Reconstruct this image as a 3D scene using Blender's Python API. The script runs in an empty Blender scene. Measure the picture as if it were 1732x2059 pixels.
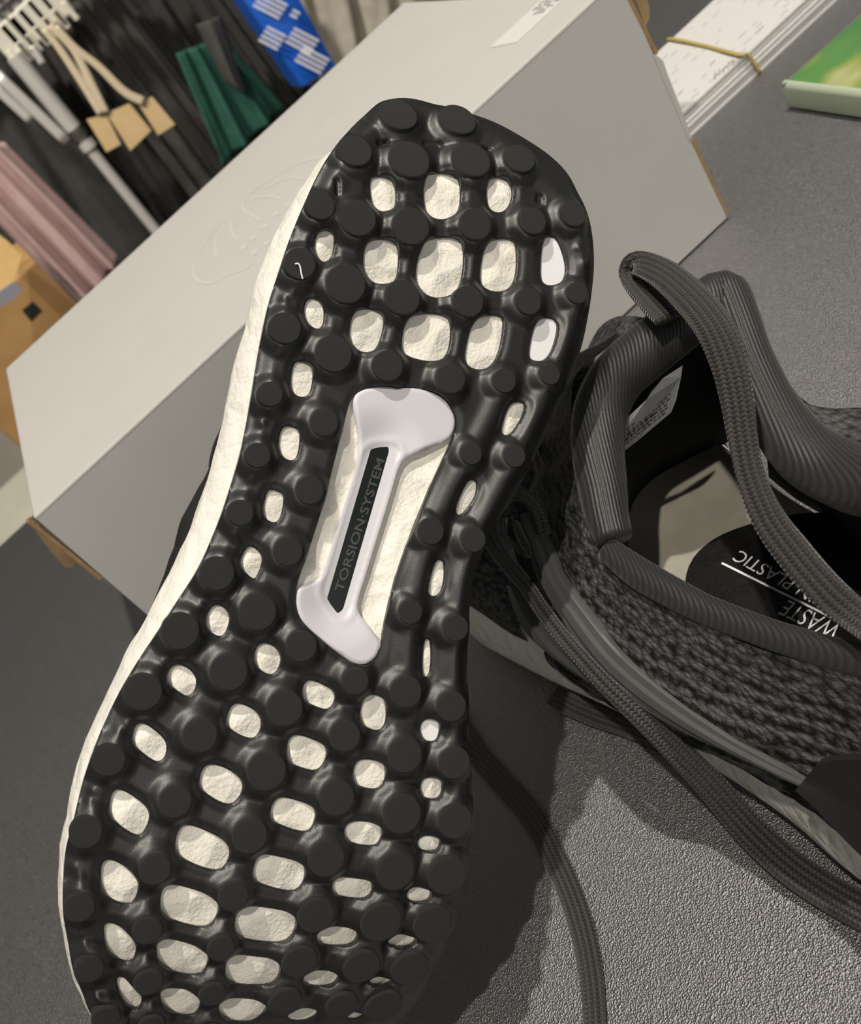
import bpy, bmesh, math, random
import numpy as np
from mathutils import Vector, Matrix
from mathutils.geometry import delaunay_2d_cdt

SC = bpy.context.scene
COL = SC.collection
random.seed(4)
RNG = np.random.default_rng(7)

# ------------------------------------------------------------------ camera
# metres, z up, counter top at z = 0, shoe box front face in the plane y = 0
CAM_R = np.array([[0.7301108597, 0.6829912556, -0.0214727123],
                  [-0.3921229094, 0.3930266447, -0.8317269266],
                  [-0.5596228700, 0.6156728038, 0.5547695397]])
CAM_C = np.array([0.1129765122, -0.4111273167, 0.2702120934])
FPX, PPX, PPY = 2058.374, 855.716, 1030.447
cam = bpy.data.cameras.new('camera')
camo = bpy.data.objects.new('camera', cam)
COL.objects.link(camo)
m = Matrix.Identity(4)
for i in range(3):
    for j in range(3):
        m[i][j] = CAM_R[i, j]
    m[i][3] = CAM_C[i]
camo.matrix_world = m
cam.sensor_fit = 'VERTICAL'
cam.sensor_height = 36.0
cam.lens = 36.0 * FPX / 2059.0
cam.shift_x = (866.0 - PPX) / 2059.0
cam.shift_y = (PPY - 1029.5) / 2059.0
cam.clip_start = 0.01
cam.dof.use_dof = True
cam.dof.focus_distance = 0.275
cam.dof.aperture_fstop = 23.0
SC.camera = camo

# ------------------------------------------------------------------ light
SC.view_settings.view_transform = 'Standard'
SC.view_settings.look = 'None'
SC.view_settings.gamma = 1.0
SC.view_settings.use_curve_mapping = False
SC.view_settings.exposure = 0.0
world = bpy.data.worlds.new('world')
SC.world = world
world.use_nodes = True
bg = world.node_tree.nodes['Background']
bg.inputs['Color'].default_value = (1.0, 0.965, 0.92, 1)
bg.inputs['Strength'].default_value = 0.10


def spot(name, target, direction, dist, power, color, radius, size=70):
    l = bpy.data.lights.new(name, 'SPOT')
    l.energy = power
    l.color = color
    l.shadow_soft_size = radius
    l.spot_size = math.radians(size)
    l.spot_blend = 0.6
    o = bpy.data.objects.new(name, l)
    d = Vector(direction).normalized()
    o.location = Vector(target) + d * dist
    o.rotation_euler = (-d).to_track_quat('-Z', 'Y').to_euler()
    COL.objects.link(o)


WARM = (1.0, 0.93, 0.83)
spot('ceiling_spot_right', (0.1, -0.1, 0.05), (0.30, -0.08, 1), 2.3, 146, WARM, 0.025)
spot('ceiling_spot_counter', (0.1, -0.1, 0.05), (0.03, -0.455, 1), 2.3, 98, WARM, 0.025)
spot('rack_fill_spot', (0.2, 1.3, 0.0), (-0.3, -0.55, 1), 2.1, 170, WARM, 0.08, 46)  # added fill spot, gives the hanging clothes light from the front
spot('floor_fill_spot', (-0.85, 3.0, -0.9), (0.1, -0.25, 1), 2.7, 420, WARM, 0.08, 40)  # added fill spot, only there to brighten the floor by the back wall
soft = bpy.data.lights.new('front_fill_panel', 'AREA')  # unseen soft fill added behind the camera, lifts box front and shoe sides
soft.energy = 8
soft.color = (1.0, 0.97, 0.93)
soft.size = 1.2
so = bpy.data.objects.new('front_fill_panel', soft)
so.location = (0.25, -2.1, 1.0)
so.rotation_euler = (Vector((0.1, 0.0, 0.05)) - so.location).to_track_quat('-Z', 'Y').to_euler()
COL.objects.link(so)


# ------------------------------------------------------------------ measuring helpers (pixel of the 1732x2059 photograph -> point in metres)
def ray(px, py):
    return CAM_R @ np.array([(px - PPX) / FPX, -(py - PPY) / FPX, -1.0])


def onz(px, py, z):
    d = ray(px, py)
    return CAM_C + d * ((z - CAM_C[2]) / d[2])


def ony(px, py, y):
    d = ray(px, py)
    return CAM_C + d * ((y - CAM_C[1]) / d[1])


def depth_of(P):
    return float(-(CAM_R.T @ (np.asarray(P) - CAM_C))[2])


# ------------------------------------------------------------------ scene tree helpers
def thing(name, label, cat, loc=(0, 0, 0), group=None):
    o = bpy.data.objects.new(name, None)
    o.empty_display_size = 0.02
    COL.objects.link(o)
    o.location = loc
    tag(o, label, cat, group)
    return o


def tag(o, label, cat, group=None):
    o['label'] = label
    o['category'] = cat
    if group:
        o['group'] = group
    return o


def base_of(p):
    v = Vector((0, 0, 0))
    while p is not None:
        v = v + p.location
        p = p.parent
    return v


def obj(name, verts, faces, mat, parent=None, smooth=True, uv=None, sharp=None, kind=None, label=None):
    """one mesh object; verts in world coordinates"""
    me = bpy.data.meshes.new(name)
    verts = np.asarray(verts, float)
    me.from_pydata(verts.tolist(), [], faces)
    me.update()
    if smooth:
        me.polygons.foreach_set('use_smooth', [True] * len(me.polygons))
        if sharp:
            me.set_sharp_from_angle(angle=math.radians(sharp))
    if uv is not None:
        lay = me.uv_layers.new(name='UVMap')
        idx = np.zeros(len(me.loops), dtype=np.int32)
        me.loops.foreach_get('vertex_index', idx)
        lay.data.foreach_set('uv', np.asarray(uv, float)[idx].ravel())
    me.materials.append(mat)
    o = bpy.data.objects.new(name, me)
    COL.objects.link(o)
    if parent is not None:
        o.parent = parent
        o.location = -base_of(parent)
    if kind:
        o['kind'] = kind
    if label:
        o['label'] = label
    return o


def box_geo(lo, hi, bev=0.0):
    x0, y0, z0 = lo
    x1, y1, z1 = hi
    if bev <= 0:
        v = [(x, y, z) for x in (x0, x1) for y in (y0, y1) for z in (z0, z1)]
        f = [(0, 1, 3, 2), (4, 6, 7, 5), (0, 4, 5, 1), (2, 3, 7, 6), (0, 2, 6, 4), (1, 5, 7, 3)]
        return v, f
    bm = bmesh.new()
    bmesh.ops.create_cube(bm, size=1)
    for q in bm.verts:
        q.co = Vector(((x0 + x1) / 2 + q.co.x * (x1 - x0), (y0 + y1) / 2 + q.co.y * (y1 - y0), (z0 + z1) / 2 + q.co.z * (z1 - z0)))
    bmesh.ops.bevel(bm, geom=bm.edges[:], offset=bev, segments=2, affect='EDGES', profile=0.5)
    bm.verts.index_update()
    v = [tuple(q.co) for q in bm.verts]
    f = [tuple(q.index for q in p.verts) for p in bm.faces]
    bm.free()
    return v, f


def join(*geos):
    V, F = [], []
    for v, f in geos:
        n = len(V)
        V += [tuple(p) for p in v]
        F += [tuple(i + n for i in q) for q in f]
    return V, F


def grid_faces(nr, nc, closed_c=False, off=0):
    F = []
    for r in range(nr - 1):
        for c in range(nc if closed_c else nc - 1):
            a = r * nc + c
            b = r * nc + (c + 1) % nc
            F.append((off + a, off + b, off + b + nc, off + a + nc))
    return F


def catmull(P, n):
    """n points, even in length, on a Catmull-Rom curve through P"""
    P = np.asarray(P, float)
    Q = np.vstack([2 * P[0] - P[1], P, 2 * P[-1] - P[-2]])
    out = []
    for i in range(1, len(Q) - 2):
        for t in np.linspace(0, 1, 16, endpoint=False):
            a, b, c, d = Q[i - 1], Q[i], Q[i + 1], Q[i + 2]
            out.append(0.5 * ((2 * b) + (-a + c) * t + (2 * a - 5 * b + 4 * c - d) * t * t + (-a + 3 * b - 3 * c + d) * t ** 3))
    out.append(P[-1])
    out = np.array(out)
    s = np.r_[0, np.cumsum(np.linalg.norm(np.diff(out[:, :3], axis=0), axis=1))]
    q = np.linspace(0, s[-1], n)
    return np.array([np.interp(q, s, out[:, k]) for k in range(out.shape[1])]).T


def closed_smooth(P, n):
    """closed Chaikin smoothing, resampled evenly to n points"""
    P = np.asarray(P, float)
    for _ in range(3):
        Nx = np.roll(P, -1, axis=0)
        P = np.stack([0.75 * P + 0.25 * Nx, 0.25 * P + 0.75 * Nx], axis=1).reshape(-1, 2)
    Q = np.vstack([P, P[:1]])
    s = np.r_[0, np.cumsum(np.linalg.norm(np.diff(Q, axis=0), axis=1))]
    q = np.linspace(0, s[-1], n, endpoint=False)
    return np.array([np.interp(q, s, Q[:, k]) for k in range(2)]).T


def sweep(path, hw, ht, ups, nsec=14, expo=0.7, caps=True):
    """ribbon or cord along path; half width hw, half thickness ht, ups ~ normal of its flat side. returns verts, faces, uv in metres"""
    path = np.asarray(path, float)
    n = len(path)
    hw = np.broadcast_to(hw, n)
    ht = np.broadcast_to(ht, n)
    ups = np.broadcast_to(np.asarray(ups, float), (n, 3))
    T = np.gradient(path, axis=0)
    T /= np.linalg.norm(T, axis=1)[:, None]
    S = np.cross(T, ups)
    S /= np.linalg.norm(S, axis=1)[:, None] + 1e-12
    U = np.cross(S, T)
    s = np.r_[0, np.cumsum(np.linalg.norm(np.diff(path, axis=0), axis=1))]
    a = np.linspace(0, 2 * math.pi, nsec, endpoint=False)
    ca, sa = np.cos(a), np.sin(a)
    cx = np.sign(ca) * np.abs(ca) ** expo
    sy = np.sign(sa) * np.abs(sa) ** expo
    V = path[:, None, :] + S[:, None, :] * (hw[:, None] * cx)[:, :, None] + U[:, None, :] * (ht[:, None] * sy)[:, :, None]
    uv = np.stack([np.repeat(s[:, None], nsec, 1), hw[:, None] * cx], axis=2)
    V = V.reshape(-1, 3)
    uv = uv.reshape(-1, 2)
    F = grid_faces(n, nsec, True)
    if caps:
        F.append(tuple(range(nsec))[::-1])
        F.append(tuple(range((n - 1) * nsec, n * nsec)))
    return V, F, uv


def text_geo(body, origin, xdir, ydir, width, height, lift=0.0, bold=0.0):
    """lettering as a mesh: fitted to width x height (metres) from origin along xdir / ydir"""
    cu = bpy.data.curves.new('lettering', 'FONT')
    cu.body = body
    cu.resolution_u = 3
    cu.offset = bold
    o = bpy.data.objects.new('lettering', cu)
    COL.objects.link(o)
    dg = bpy.context.evaluated_depsgraph_get()
    me = o.evaluated_get(dg).to_mesh()
    v = np.array([p.co[:] for p in me.vertices])
    f = [tuple(p.vertices) for p in me.polygons]
    o.evaluated_get(dg).to_mesh_clear()
    bpy.data.objects.remove(o)
    bpy.data.curves.remove(cu)
    lo, hi = v.min(0), v.max(0)
    X = np.asarray(xdir, float)
    X /= np.linalg.norm(X)
    Y = np.asarray(ydir, float)
    Y -= X * (Y @ X)
    Y /= np.linalg.norm(Y)
    Z = np.cross(X, Y)
    s = (v - lo) / np.maximum(hi - lo, 1e-9)
    return np.asarray(origin) + s[:, :1] * X * width + s[:, 1:2] * Y * height + Z * lift, f, Z


# ------------------------------------------------------------------ materials
def new_mat(name, color, rough=0.6, spec=0.5, metal=0.0):
    mt = bpy.data.materials.new(name)
    mt.use_nodes = True
    b = mt.node_tree.nodes['Principled BSDF']
    b.inputs['Base Color'].default_value = (*color, 1)
    b.inputs['Roughness'].default_value = rough
    b.inputs['Specular IOR Level'].default_value = spec
    b.inputs['Metallic'].default_value = metal
    return mt, mt.node_tree, b


def nd(nt, typ, **kw):
    n = nt.nodes.new(typ)
    for k, v in kw.items():
        if k.startswith('i_'):
            n.inputs[k[2:].replace('_', ' ')].default_value = v
        else:
            setattr(n, k, v)
    return n


def math_node(nt, op, a, b=None):
    n = nt.nodes.new('ShaderNodeMath')
    n.operation = op
    for i, x in enumerate((a, b)):
        if x is None:
            continue
        if isinstance(x, (int, float)):
            n.inputs[i].default_value = x
        else:
            nt.links.new(x, n.inputs[i])
    return n.outputs[0]


def coords(nt, kind='Object'):
    return nt.nodes.new('ShaderNodeTexCoord').outputs[kind]


def bump(nt, b, height, dist, strength=1.0, chain=None):
    n = nt.nodes.new('ShaderNodeBump')
    n.inputs['Distance'].default_value = dist
    n.inputs['Strength'].default_value = strength
    nt.links.new(height, n.inputs['Height'])
    if chain is not None:
        nt.links.new(chain, n.inputs['Normal'])
    nt.links.new(n.outputs['Normal'], b.inputs['Normal'])
    return n.outputs['Normal']


def noise(nt, scale, detail=3, rough=0.6, vec=None):
    n = nd(nt, 'ShaderNodeTexNoise')
    n.inputs['Scale'].default_value = scale
    n.inputs['Detail'].default_value = detail
    n.inputs['Roughness'].default_value = rough
    nt.links.new(vec if vec is not None else coords(nt), n.inputs['Vector'])
    return n.outputs['Fac']


def ramp(nt, fac, stops):
    n = nt.nodes.new('ShaderNodeValToRGB')
    cr = n.color_ramp
    while len(cr.elements) < len(stops):
        cr.elements.new(0.5)
    for e, (p, c) in zip(cr.elements, stops):
        e.position = p
        e.color = (*c, 1)
    nt.links.new(fac, n.inputs['Fac'])
    return n.outputs['Color']


def mat_noise(name, c0, c1, scale, rough=0.6, bscale=None, bdist=0.0, spec=0.5, lo=0.35, hi=0.65):
    mt, nt, b = new_mat(name, c0, rough, spec)
    nt.links.new(ramp(nt, noise(nt, scale), [(lo, c0), (hi, c1)]), b.inputs['Base Color'])
    if bscale:
        bump(nt, b, noise(nt, bscale, 2), bdist)
    return mt


M = {}
M['rubber'] = mat_noise('black_rubber', (0.012, 0.012, 0.012), (0.019, 0.019, 0.018), 60, 0.41, 2500, 0.00004, 0.55)
M['lug'] = mat_noise('matt_lug_rubber', (0.030, 0.030, 0.030), (0.036, 0.036, 0.036), 300, 0.62, 2600, 0.00012, 0.4)


def foam_material():
    mt, nt, b = new_mat('white_bead_foam', (0.80, 0.765, 0.68), 0.5, 0.4)
    v = nd(nt, 'ShaderNodeTexVoronoi', feature='SMOOTH_F1')
    v.inputs['Scale'].default_value = 150
    v.inputs['Smoothness'].default_value = 0.25
    nt.links.new(coords(nt), v.inputs['Vector'])
    c1 = bump(nt, b, v.outputs['Distance'], 0.0016, 0.8)
    bump(nt, b, noise(nt, 1000, 2), 0.00032, 1.0, c1)
    nt.links.new(ramp(nt, noise(nt, 160), [(0.3, (0.80, 0.765, 0.665)), (0.7, (0.87, 0.84, 0.76))]), b.inputs['Base Color'])
    b.inputs['Subsurface Weight'].default_value = 0.15
    b.inputs['Subsurface Radius'].default_value = (0.002, 0.0018, 0.0014)
    return mt


M['foam'] = foam_material()


def sidewall_material():
    mt, nt, b = new_mat('white_bead_foam_side', (0.82, 0.80, 0.73), 0.55, 0.3)
    v = nd(nt, 'ShaderNodeTexVoronoi', feature='DISTANCE_TO_EDGE')
    v.inputs['Scale'].default_value = 120
    nt.links.new(coords(nt), v.inputs['Vector'])
    c1 = bump(nt, b, v.outputs['Distance'], 0.0016, 0.8)
    bump(nt, b, noise(nt, 700, 3), 0.0004, 1.0, c1)
    return mt


M['foam_side'] = sidewall_material()
M['plate'] = new_mat('lavender_white_plastic', (0.66, 0.645, 0.68), 0.32, 0.5)[0]
M['insert'] = new_mat('smooth_white_plastic', (0.86, 0.86, 0.86), 0.4, 0.4)[0]
M['gloss_black'] = mat_noise('glossy_black_inlay', (0.006, 0.010, 0.008), (0.010, 0.014, 0.012), 50, 0.30, 500, 0.00003, 0.3)
M['letter_dark'] = new_mat('raised_dark_letter', (0.06, 0.066, 0.062), 0.3, 0.5)[0]
M['tpu'] = mat_noise('grey_moulded_plastic', (0.075, 0.076, 0.074), (0.088, 0.089, 0.087), 40, 0.45, 900, 0.00003, 0.5)
M['tpu_dark'] = new_mat('dark_moulded_plastic', (0.018, 0.018, 0.018), 0.4, 0.5)[0]


def braid_material(name, dark, light):
    mt, nt, b = new_mat(name, dark, 0.55, 0.45)
    uvc = nd(nt, 'ShaderNodeTexCoord').outputs['UV']
    sx = nd(nt, 'ShaderNodeSeparateXYZ')
    nt.links.new(uvc, sx.inputs[0])
    u, v = sx.outputs[0], sx.outputs[1]
    pp = nt.nodes.new('ShaderNodeMath')
    pp.operation = 'PINGPONG'
    nt.links.new(v, pp.inputs[0])
    pp.inputs[1].default_value = 0.0009
    chev = math_node(nt, 'MULTIPLY', pp.outputs[0], 2 * math.pi / 0.0016)
    along = math_node(nt, 'MULTIPLY', u, 2 * math.pi / 0.00125)
    st = math_node(nt, 'SINE', math_node(nt, 'ADD', along, chev))
    rib = math_node(nt, 'ABSOLUTE', math_node(nt, 'SINE', math_node(nt, 'MULTIPLY', v, math.pi / 0.0018)))
    h = math_node(nt, 'ADD', math_node(nt, 'MULTIPLY', st, 0.35), rib)
    nz = noise(nt, 2500, 2)
    h2 = math_node(nt, 'ADD', h, math_node(nt, 'MULTIPLY', nz, 0.5))
    bump(nt, b, h2, 0.00042, 1.0)
    nt.links.new(ramp(nt, math_node(nt, 'MULTIPLY', h2, 0.6), [(0.15, dark), (0.9, light)]), b.inputs['Base Color'])
    b.inputs['Sheen Weight'].default_value = 0.25
    b.inputs['Sheen Roughness'].default_value = 0.4
    return mt


M['lace'] = braid_material('braided_black_lace', (0.010, 0.010, 0.010), (0.056, 0.053, 0.050))
M['lace_brown'] = braid_material('braided_brownish_black_lace', (0.008, 0.0066, 0.0058), (0.043, 0.037, 0.033))


def twill_material():
    mt, nt, b = new_mat('black_twill_lining', (0.022, 0.022, 0.022), 0.48, 0.5)
    dp = nd(nt, 'ShaderNodeVectorMath', operation='DOT_PRODUCT')
    nt.links.new(coords(nt), dp.inputs[0])
    dp.inputs[1].default_value = (0.80, -0.28, -0.52)
    wob = math_node(nt, 'MULTIPLY', noise(nt, 60, 1), 2.5)
    s = math_node(nt, 'SINE', math_node(nt, 'ADD', math_node(nt, 'MULTIPLY', dp.outputs['Value'], 2 * math.pi / 0.00095), wob))
    nz = noise(nt, 3000, 2)
    h = math_node(nt, 'ADD', s, math_node(nt, 'MULTIPLY', nz, 1.4))
    bump(nt, b, h, 0.00006, 0.9)
    nt.links.new(ramp(nt, math_node(nt, 'MULTIPLY', h, 0.5), [(0.0, (0.016, 0.016, 0.016)), (1.0, (0.030, 0.030, 0.030))]), b.inputs['Base Color'])
    b.inputs['Sheen Weight'].default_value = 0.12
    return mt


M['twill'] = twill_material()


def knit_material():
    mt, nt, b = new_mat('black_chunky_knit', (0.02, 0.02, 0.02), 0.7, 0.35)
    v = nd(nt, 'ShaderNodeTexVoronoi', feature='F1')
    v.inputs['Scale'].default_value = 520
    mp = nd(nt, 'ShaderNodeMapping')
    mp.inputs['Scale'].default_value = (1, 0.7, 1.1)
    nt.links.new(coords(nt), mp.inputs[0])
    nt.links.new(mp.outputs[0], v.inputs['Vector'])
    inv = math_node(nt, 'SUBTRACT', 1.0, v.outputs['Distance'])
    nz = noise(nt, 1500, 3)
    uvc = nd(nt, 'ShaderNodeTexCoord').outputs['UV']
    sx = nd(nt, 'ShaderNodeSeparateXYZ')
    nt.links.new(uvc, sx.inputs[0])
    rows = math_node(nt, 'SINE', math_node(nt, 'ADD', math_node(nt, 'MULTIPLY', sx.outputs[1], 78.0), math_node(nt, 'MULTIPLY', noise(nt, 70, 2), 6.0)))
    rowsw = math_node(nt, 'MULTIPLY', rows, sx.outputs[1])
    h = math_node(nt, 'ADD', math_node(nt, 'ADD', inv, math_node(nt, 'MULTIPLY', nz, 0.7)), math_node(nt, 'MULTIPLY', rowsw, 0.8))
    bump(nt, b, h, 0.00085, 1.0)
    nt.links.new(ramp(nt, math_node(nt, 'MULTIPLY', h, 0.55), [(0.25, (0.005, 0.005, 0.005)), (0.72, (0.125, 0.125, 0.126))]), b.inputs['Base Color'])
    return mt


M['knit'] = knit_material()
M['insole'] = mat_noise('grey_cream_insole', (0.30, 0.285, 0.235), (0.36, 0.34, 0.285), 70, 0.6, 700, 0.0001)
M['pad'] = mat_noise('black_insole_print', (0.006, 0.006, 0.006), (0.010, 0.010, 0.010), 300, 0.35, 1600, 0.00012)
M['letter_white'] = new_mat('white_letter_print', (0.85, 0.85, 0.85), 0.5)[0]
M['inside'] = new_mat('dark_inner_lining', (0.010, 0.010, 0.010), 0.8, 0.2)[0]


def counter_material():
    mt, nt, b = new_mat('black_leather_grain', (0.026, 0.025, 0.024), 0.49, 1.0)
    b.inputs['IOR'].default_value = 2.1
    v = nd(nt, 'ShaderNodeTexVoronoi', feature='SMOOTH_F1')
    v.inputs['Scale'].default_value = 1900
    v.inputs['Smoothness'].default_value = 0.25
    nt.links.new(coords(nt), v.inputs['Vector'])
    h = math_node(nt, 'ADD', v.outputs['Distance'], math_node(nt, 'MULTIPLY', noise(nt, 3300, 2), 0.35))
    bump(nt, b, h, 0.00028, 1.0)
    nt.links.new(ramp(nt, noise(nt, 7, 4), [(0.35, (0.009, 0.0084, 0.0078)), (0.65, (0.014, 0.0128, 0.0118))]), b.inputs['Base Color'])
    return mt


M['counter'] = counter_material()
M['card_grey'] = mat_noise('light_grey_card', (0.555, 0.545, 0.515), (0.57, 0.56, 0.53), 30, 0.5, 400, 0.00003, 0.3)
M['card_front'] = M['card_grey']


def kraft_material(name, flute):
    mt, nt, b = new_mat(name, (0.36, 0.24, 0.13), 0.8, 0.2)
    nt.links.new(ramp(nt, noise(nt, 120), [(0.3, (0.30, 0.19, 0.10)), (0.7, (0.42, 0.29, 0.16))]), b.inputs['Base Color'])
    return mt


M['kraft'] = kraft_material('brown_kraft_board', False)
M['logo'] = new_mat('faint_pale_print', (0.62, 0.61, 0.58), 0.5, 0.3)[0]
M['sticker'] = new_mat('white_sticker_paper', (0.70, 0.68, 0.66), 0.5, 0.3)[0]
M['ink'] = new_mat('grey_print_ink', (0.20, 0.19, 0.19), 0.7, 0.1)[0]
M['ink_pale'] = new_mat('pale_print_ink', (0.44, 0.42, 0.42), 0.7, 0.1)[0]
M['ink_black'] = new_mat('black_print_ink', (0.02, 0.02, 0.02), 0.7, 0.1)[0]
M['paper'] = new_mat('white_card_stock', (0.70, 0.69, 0.675), 0.55, 0.3)[0]
M['label_paper'] = new_mat('grey_white_size_tag', (0.42, 0.42, 0.43), 0.5, 0.3)[0]
M['band'] = new_mat('tan_rubber_band', (0.52, 0.40, 0.13), 0.45, 0.4)[0]

# ------------------------------------------------------------------ the setting
cv, cf = box_geo((-1.6, -1.1, -0.04), (1.9, 0.366, 0.0), 0.002)
shop_counter = thing('shop_counter', 'long black counter with leather grained top under both shoes and the box', 'counter', (0, 0, -0.9))
obj('counter_top', cv, cf, M['counter'], shop_counter, smooth=False)
bv, bf = box_geo((-1.55, -1.0, -0.9), (1.85, 0.32, -0.04))
obj('counter_body', bv, bf, new_mat('dark_counter_panel', (0.03, 0.028, 0.026), 0.6)[0], shop_counter, smooth=False)


def structure(name, lo, hi, mat):
    v, f = box_geo(lo, hi)
    o = obj(name, v, f, mat, None, smooth=False)
    o['kind'] = 'structure'
    return o


structure('floor', (-4, -3, -1.0), (5, 5, -0.9), mat_noise('pale_shop_floor', (0.30, 0.30, 0.25), (0.34, 0.33, 0.27), 5, 0.5))
structure('wall_back', (-4, 3.4, -0.9), (5, 3.5, 2.3), mat_noise('warm_grey_wall', (0.22, 0.20, 0.18), (0.26, 0.24, 0.21), 3, 0.8))

# ------------------------------------------------------------------ shoe box
BX0, BX1, BY1, BH = 0.0030, 0.3245, 0.2205, 0.1262
shoe_box = thing('shoe_box', 'light grey cardboard shoe box with white sticker on its lid, behind the upturned shoe', 'box', (0.16, 0.11, 0))
T = 0.0022
v, f = box_geo((BX0, -0.0001, BH - T), (BX1, BY1, BH), 0.0010)
lid = obj('lid_panel', v, f, M['card_grey'], shoe_box, smooth=False)
fv = [(-0.0015, 0.0, 0.001), tuple(ony(1462, 438, 0.0)), tuple(ony(1247, -42, 0.0)), (0.0036, 0.0, BH - 0.0006)]
fv[2] = (fv[2][0], 0.0, BH - 0.0006)
fv = fv + [(x, T, z) for x, _, z in fv]
obj('front_panel', fv, [(0, 1, 2, 3), (7, 6, 5, 4), (0, 4, 5, 1), (1, 5, 6, 2), (2, 6, 7, 3), (3, 7, 4, 0)], M['card_front'], shoe_box, smooth=False)
for nm, x0, x1 in (('side_panel', BX0 + 0.004, BX0 + 0.004 + T), ('side_panel', BX1 - 0.004 - T, BX1 - 0.004)):
    v, f = box_geo((x0, T, 0.001), (x1, BY1 - T, BH - T))
    obj(nm, v, f, M['card_grey'], shoe_box, smooth=False)
v, f = box_geo((BX0, BY1 - T, 0.001), (BX1, BY1, BH - T))
obj('back_panel', v, f, M['card_grey'], shoe_box, smooth=False)


def flute_edge(pa, pb, yw, n, name='corrugated_edge'):
    """cut edge of corrugated board in the x-z plane: two liners and a zigzag between them"""
    pa, pb = np.array(pa, float), np.array(pb, float)
    d = (pb - pa) / np.linalg.norm(pb - pa)
    side = np.array([d[2], 0, -d[0]])
    if side[0] < 0:
        side = -side
    w, G = 0.0020, []
    for s in (-1, 1):
        pts = [pa + np.array([0, s * yw, 0]), pb + np.array([0, s * yw, 0])]
        G.append(sweep(catmull([pts[0], (pts[0] + pts[1]) / 2, pts[1]], 3), 0.0010, 0.00025, (0, 1, 0), 6)[:2])
    zz = [pa + (pb - pa) * k / n + np.array([0, yw * 0.9 * (1 if k % 2 else -1), 0]) for k in range(n + 1)]
    G.append(sweep(np.array(zz), 0.0009, 0.0002, np.cross(d, side), 6)[:2])
    v, f = join(*G)
    return obj(name, v, f, M['kraft'], shoe_box, smooth=False)


def fp(px, py, y=0.0):
    return ony(px, py, y)


flute_edge(fp(1258, -14) + (0.0004, 0.0012, 0), fp(1320, 110) + (0.0004, 0.0012, 0), 0.0012, 24)
flute_edge(fp(1391, 282) + (0.0004, 0.0012, 0), fp(1462, 432) + (0.0004, 0.0012, 0), 0.0012, 30)
flute_edge(fp(57, 1047) + (0.0, 0.0010, 0), fp(203, 1164) + (0.0, 0.0010, 0), 0.0012, 30)
# white locking tab standing proud of the right edge, and brown tuck flaps
tab = [fp(1312, 108), fp(1320, 111), fp(1333, 122), fp(1342, 148), fp(1386, 262), fp(1390, 278), fp(1384, 280)]
tv = [p + np.array([0, -0.0003, 0]) for p in tab] + [p + np.array([0, 0.0018, 0]) for p in tab]
n = len(tab)
obj('locking_tab', tv, [tuple(range(n))[::-1], tuple(range(n, 2 * n))] + [(i, (i + 1) % n, (i + 1) % n + n, i + n) for i in range(n)], M['card_front'], shoe_box, smooth=False)


def flap(name, px_list, y0, y1, mat):
    a = [fp(x, y, y0) for x, y in px_list]
    b = [fp(x, y, y0) + np.array([0, y1 - y0, 0]) for x, y in px_list]
    k = len(a)
    return obj(name, a + b, [tuple(range(k))[::-1], tuple(range(k, 2 * k))] + [(i, (i + 1) % k, (i + 1) % k + k, i + k) for i in range(k)], mat, shoe_box, smooth=False)


flap('tuck_flap', [(1270, -20), (1296, -20), (1306, 15), (1307, 38), (1299, 50), (1312, 88)], 0.003, 0.0038, M['kraft'])
flap('tuck_flap', [(66, 1058), (80, 1080), (105, 1112), (132, 1141), (146, 1140), (150, 1128)], 0.003, 0.0036, M['kraft'])


def top(px, py, lift=0.0):
    p = onz(px, py, BH)
    return np.array([p[0], p[1], BH + lift])


def ribbon_print(name, lines, hw, mat, parent, surf, lift=0.00012):
    G = []
    for L in lines:
        P = catmull([surf(*q, lift) for q in L], max(8, 6 * len(L)))
        G.append(sweep(P, hw, 0.00006, (0, 0, 1), 4, 1.0)[:2])
    v, f = join(*G)
    return obj(name, v, f, mat, parent, smooth=False)


LG = lambda L: [(380 + x / 5.773, 280 + y / 5.773) for x, y in L]
logo_lines = [LG(L) for L in (
    [(1700, 180), (1560, 205), (1400, 240), (1200, 310), (1050, 400), (900, 500), (720, 620), (640, 720), (615, 800), (680, 850), (840, 940)],
    [(640, 740), (760, 690), (930, 660), (1080, 695)], [(900, 560), (1100, 470), (1230, 445), (1350, 465)],
    [(540, 830), (480, 960), (490, 1050), (530, 1130), (580, 1170)], [(330, 1130), (300, 1240), (310, 1330), (325, 1390)],
    [(430, 920), (280, 1080), (150, 1250), (70, 1420), (50, 1520), (80, 1610), (160, 1660), (250, 1670), (350, 1640), (480, 1560), (620, 1520), (760, 1430)])]
ribbon_print('logo_print', logo_lines, 0.0007, M['logo'], lid, top)
G = []
for x, y in ((1010, 870), (890, 1010), (750, 1140), (910, 1200), (760, 1310), (1150, 760), (640, 1250)):
    c = top(380 + x / 5.773, 280 + y / 5.773, 0.00012)
    a = np.linspace(0, 2 * math.pi, 10, endpoint=False)
    G.append(([c + np.array([0.0019 * math.cos(t), 0.0032 * math.sin(t), 0]) for t in a], [tuple(range(10))]))
v, f = join(*G)
obj('logo_dots', v, f, M['logo'], lid, smooth=False)
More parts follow.
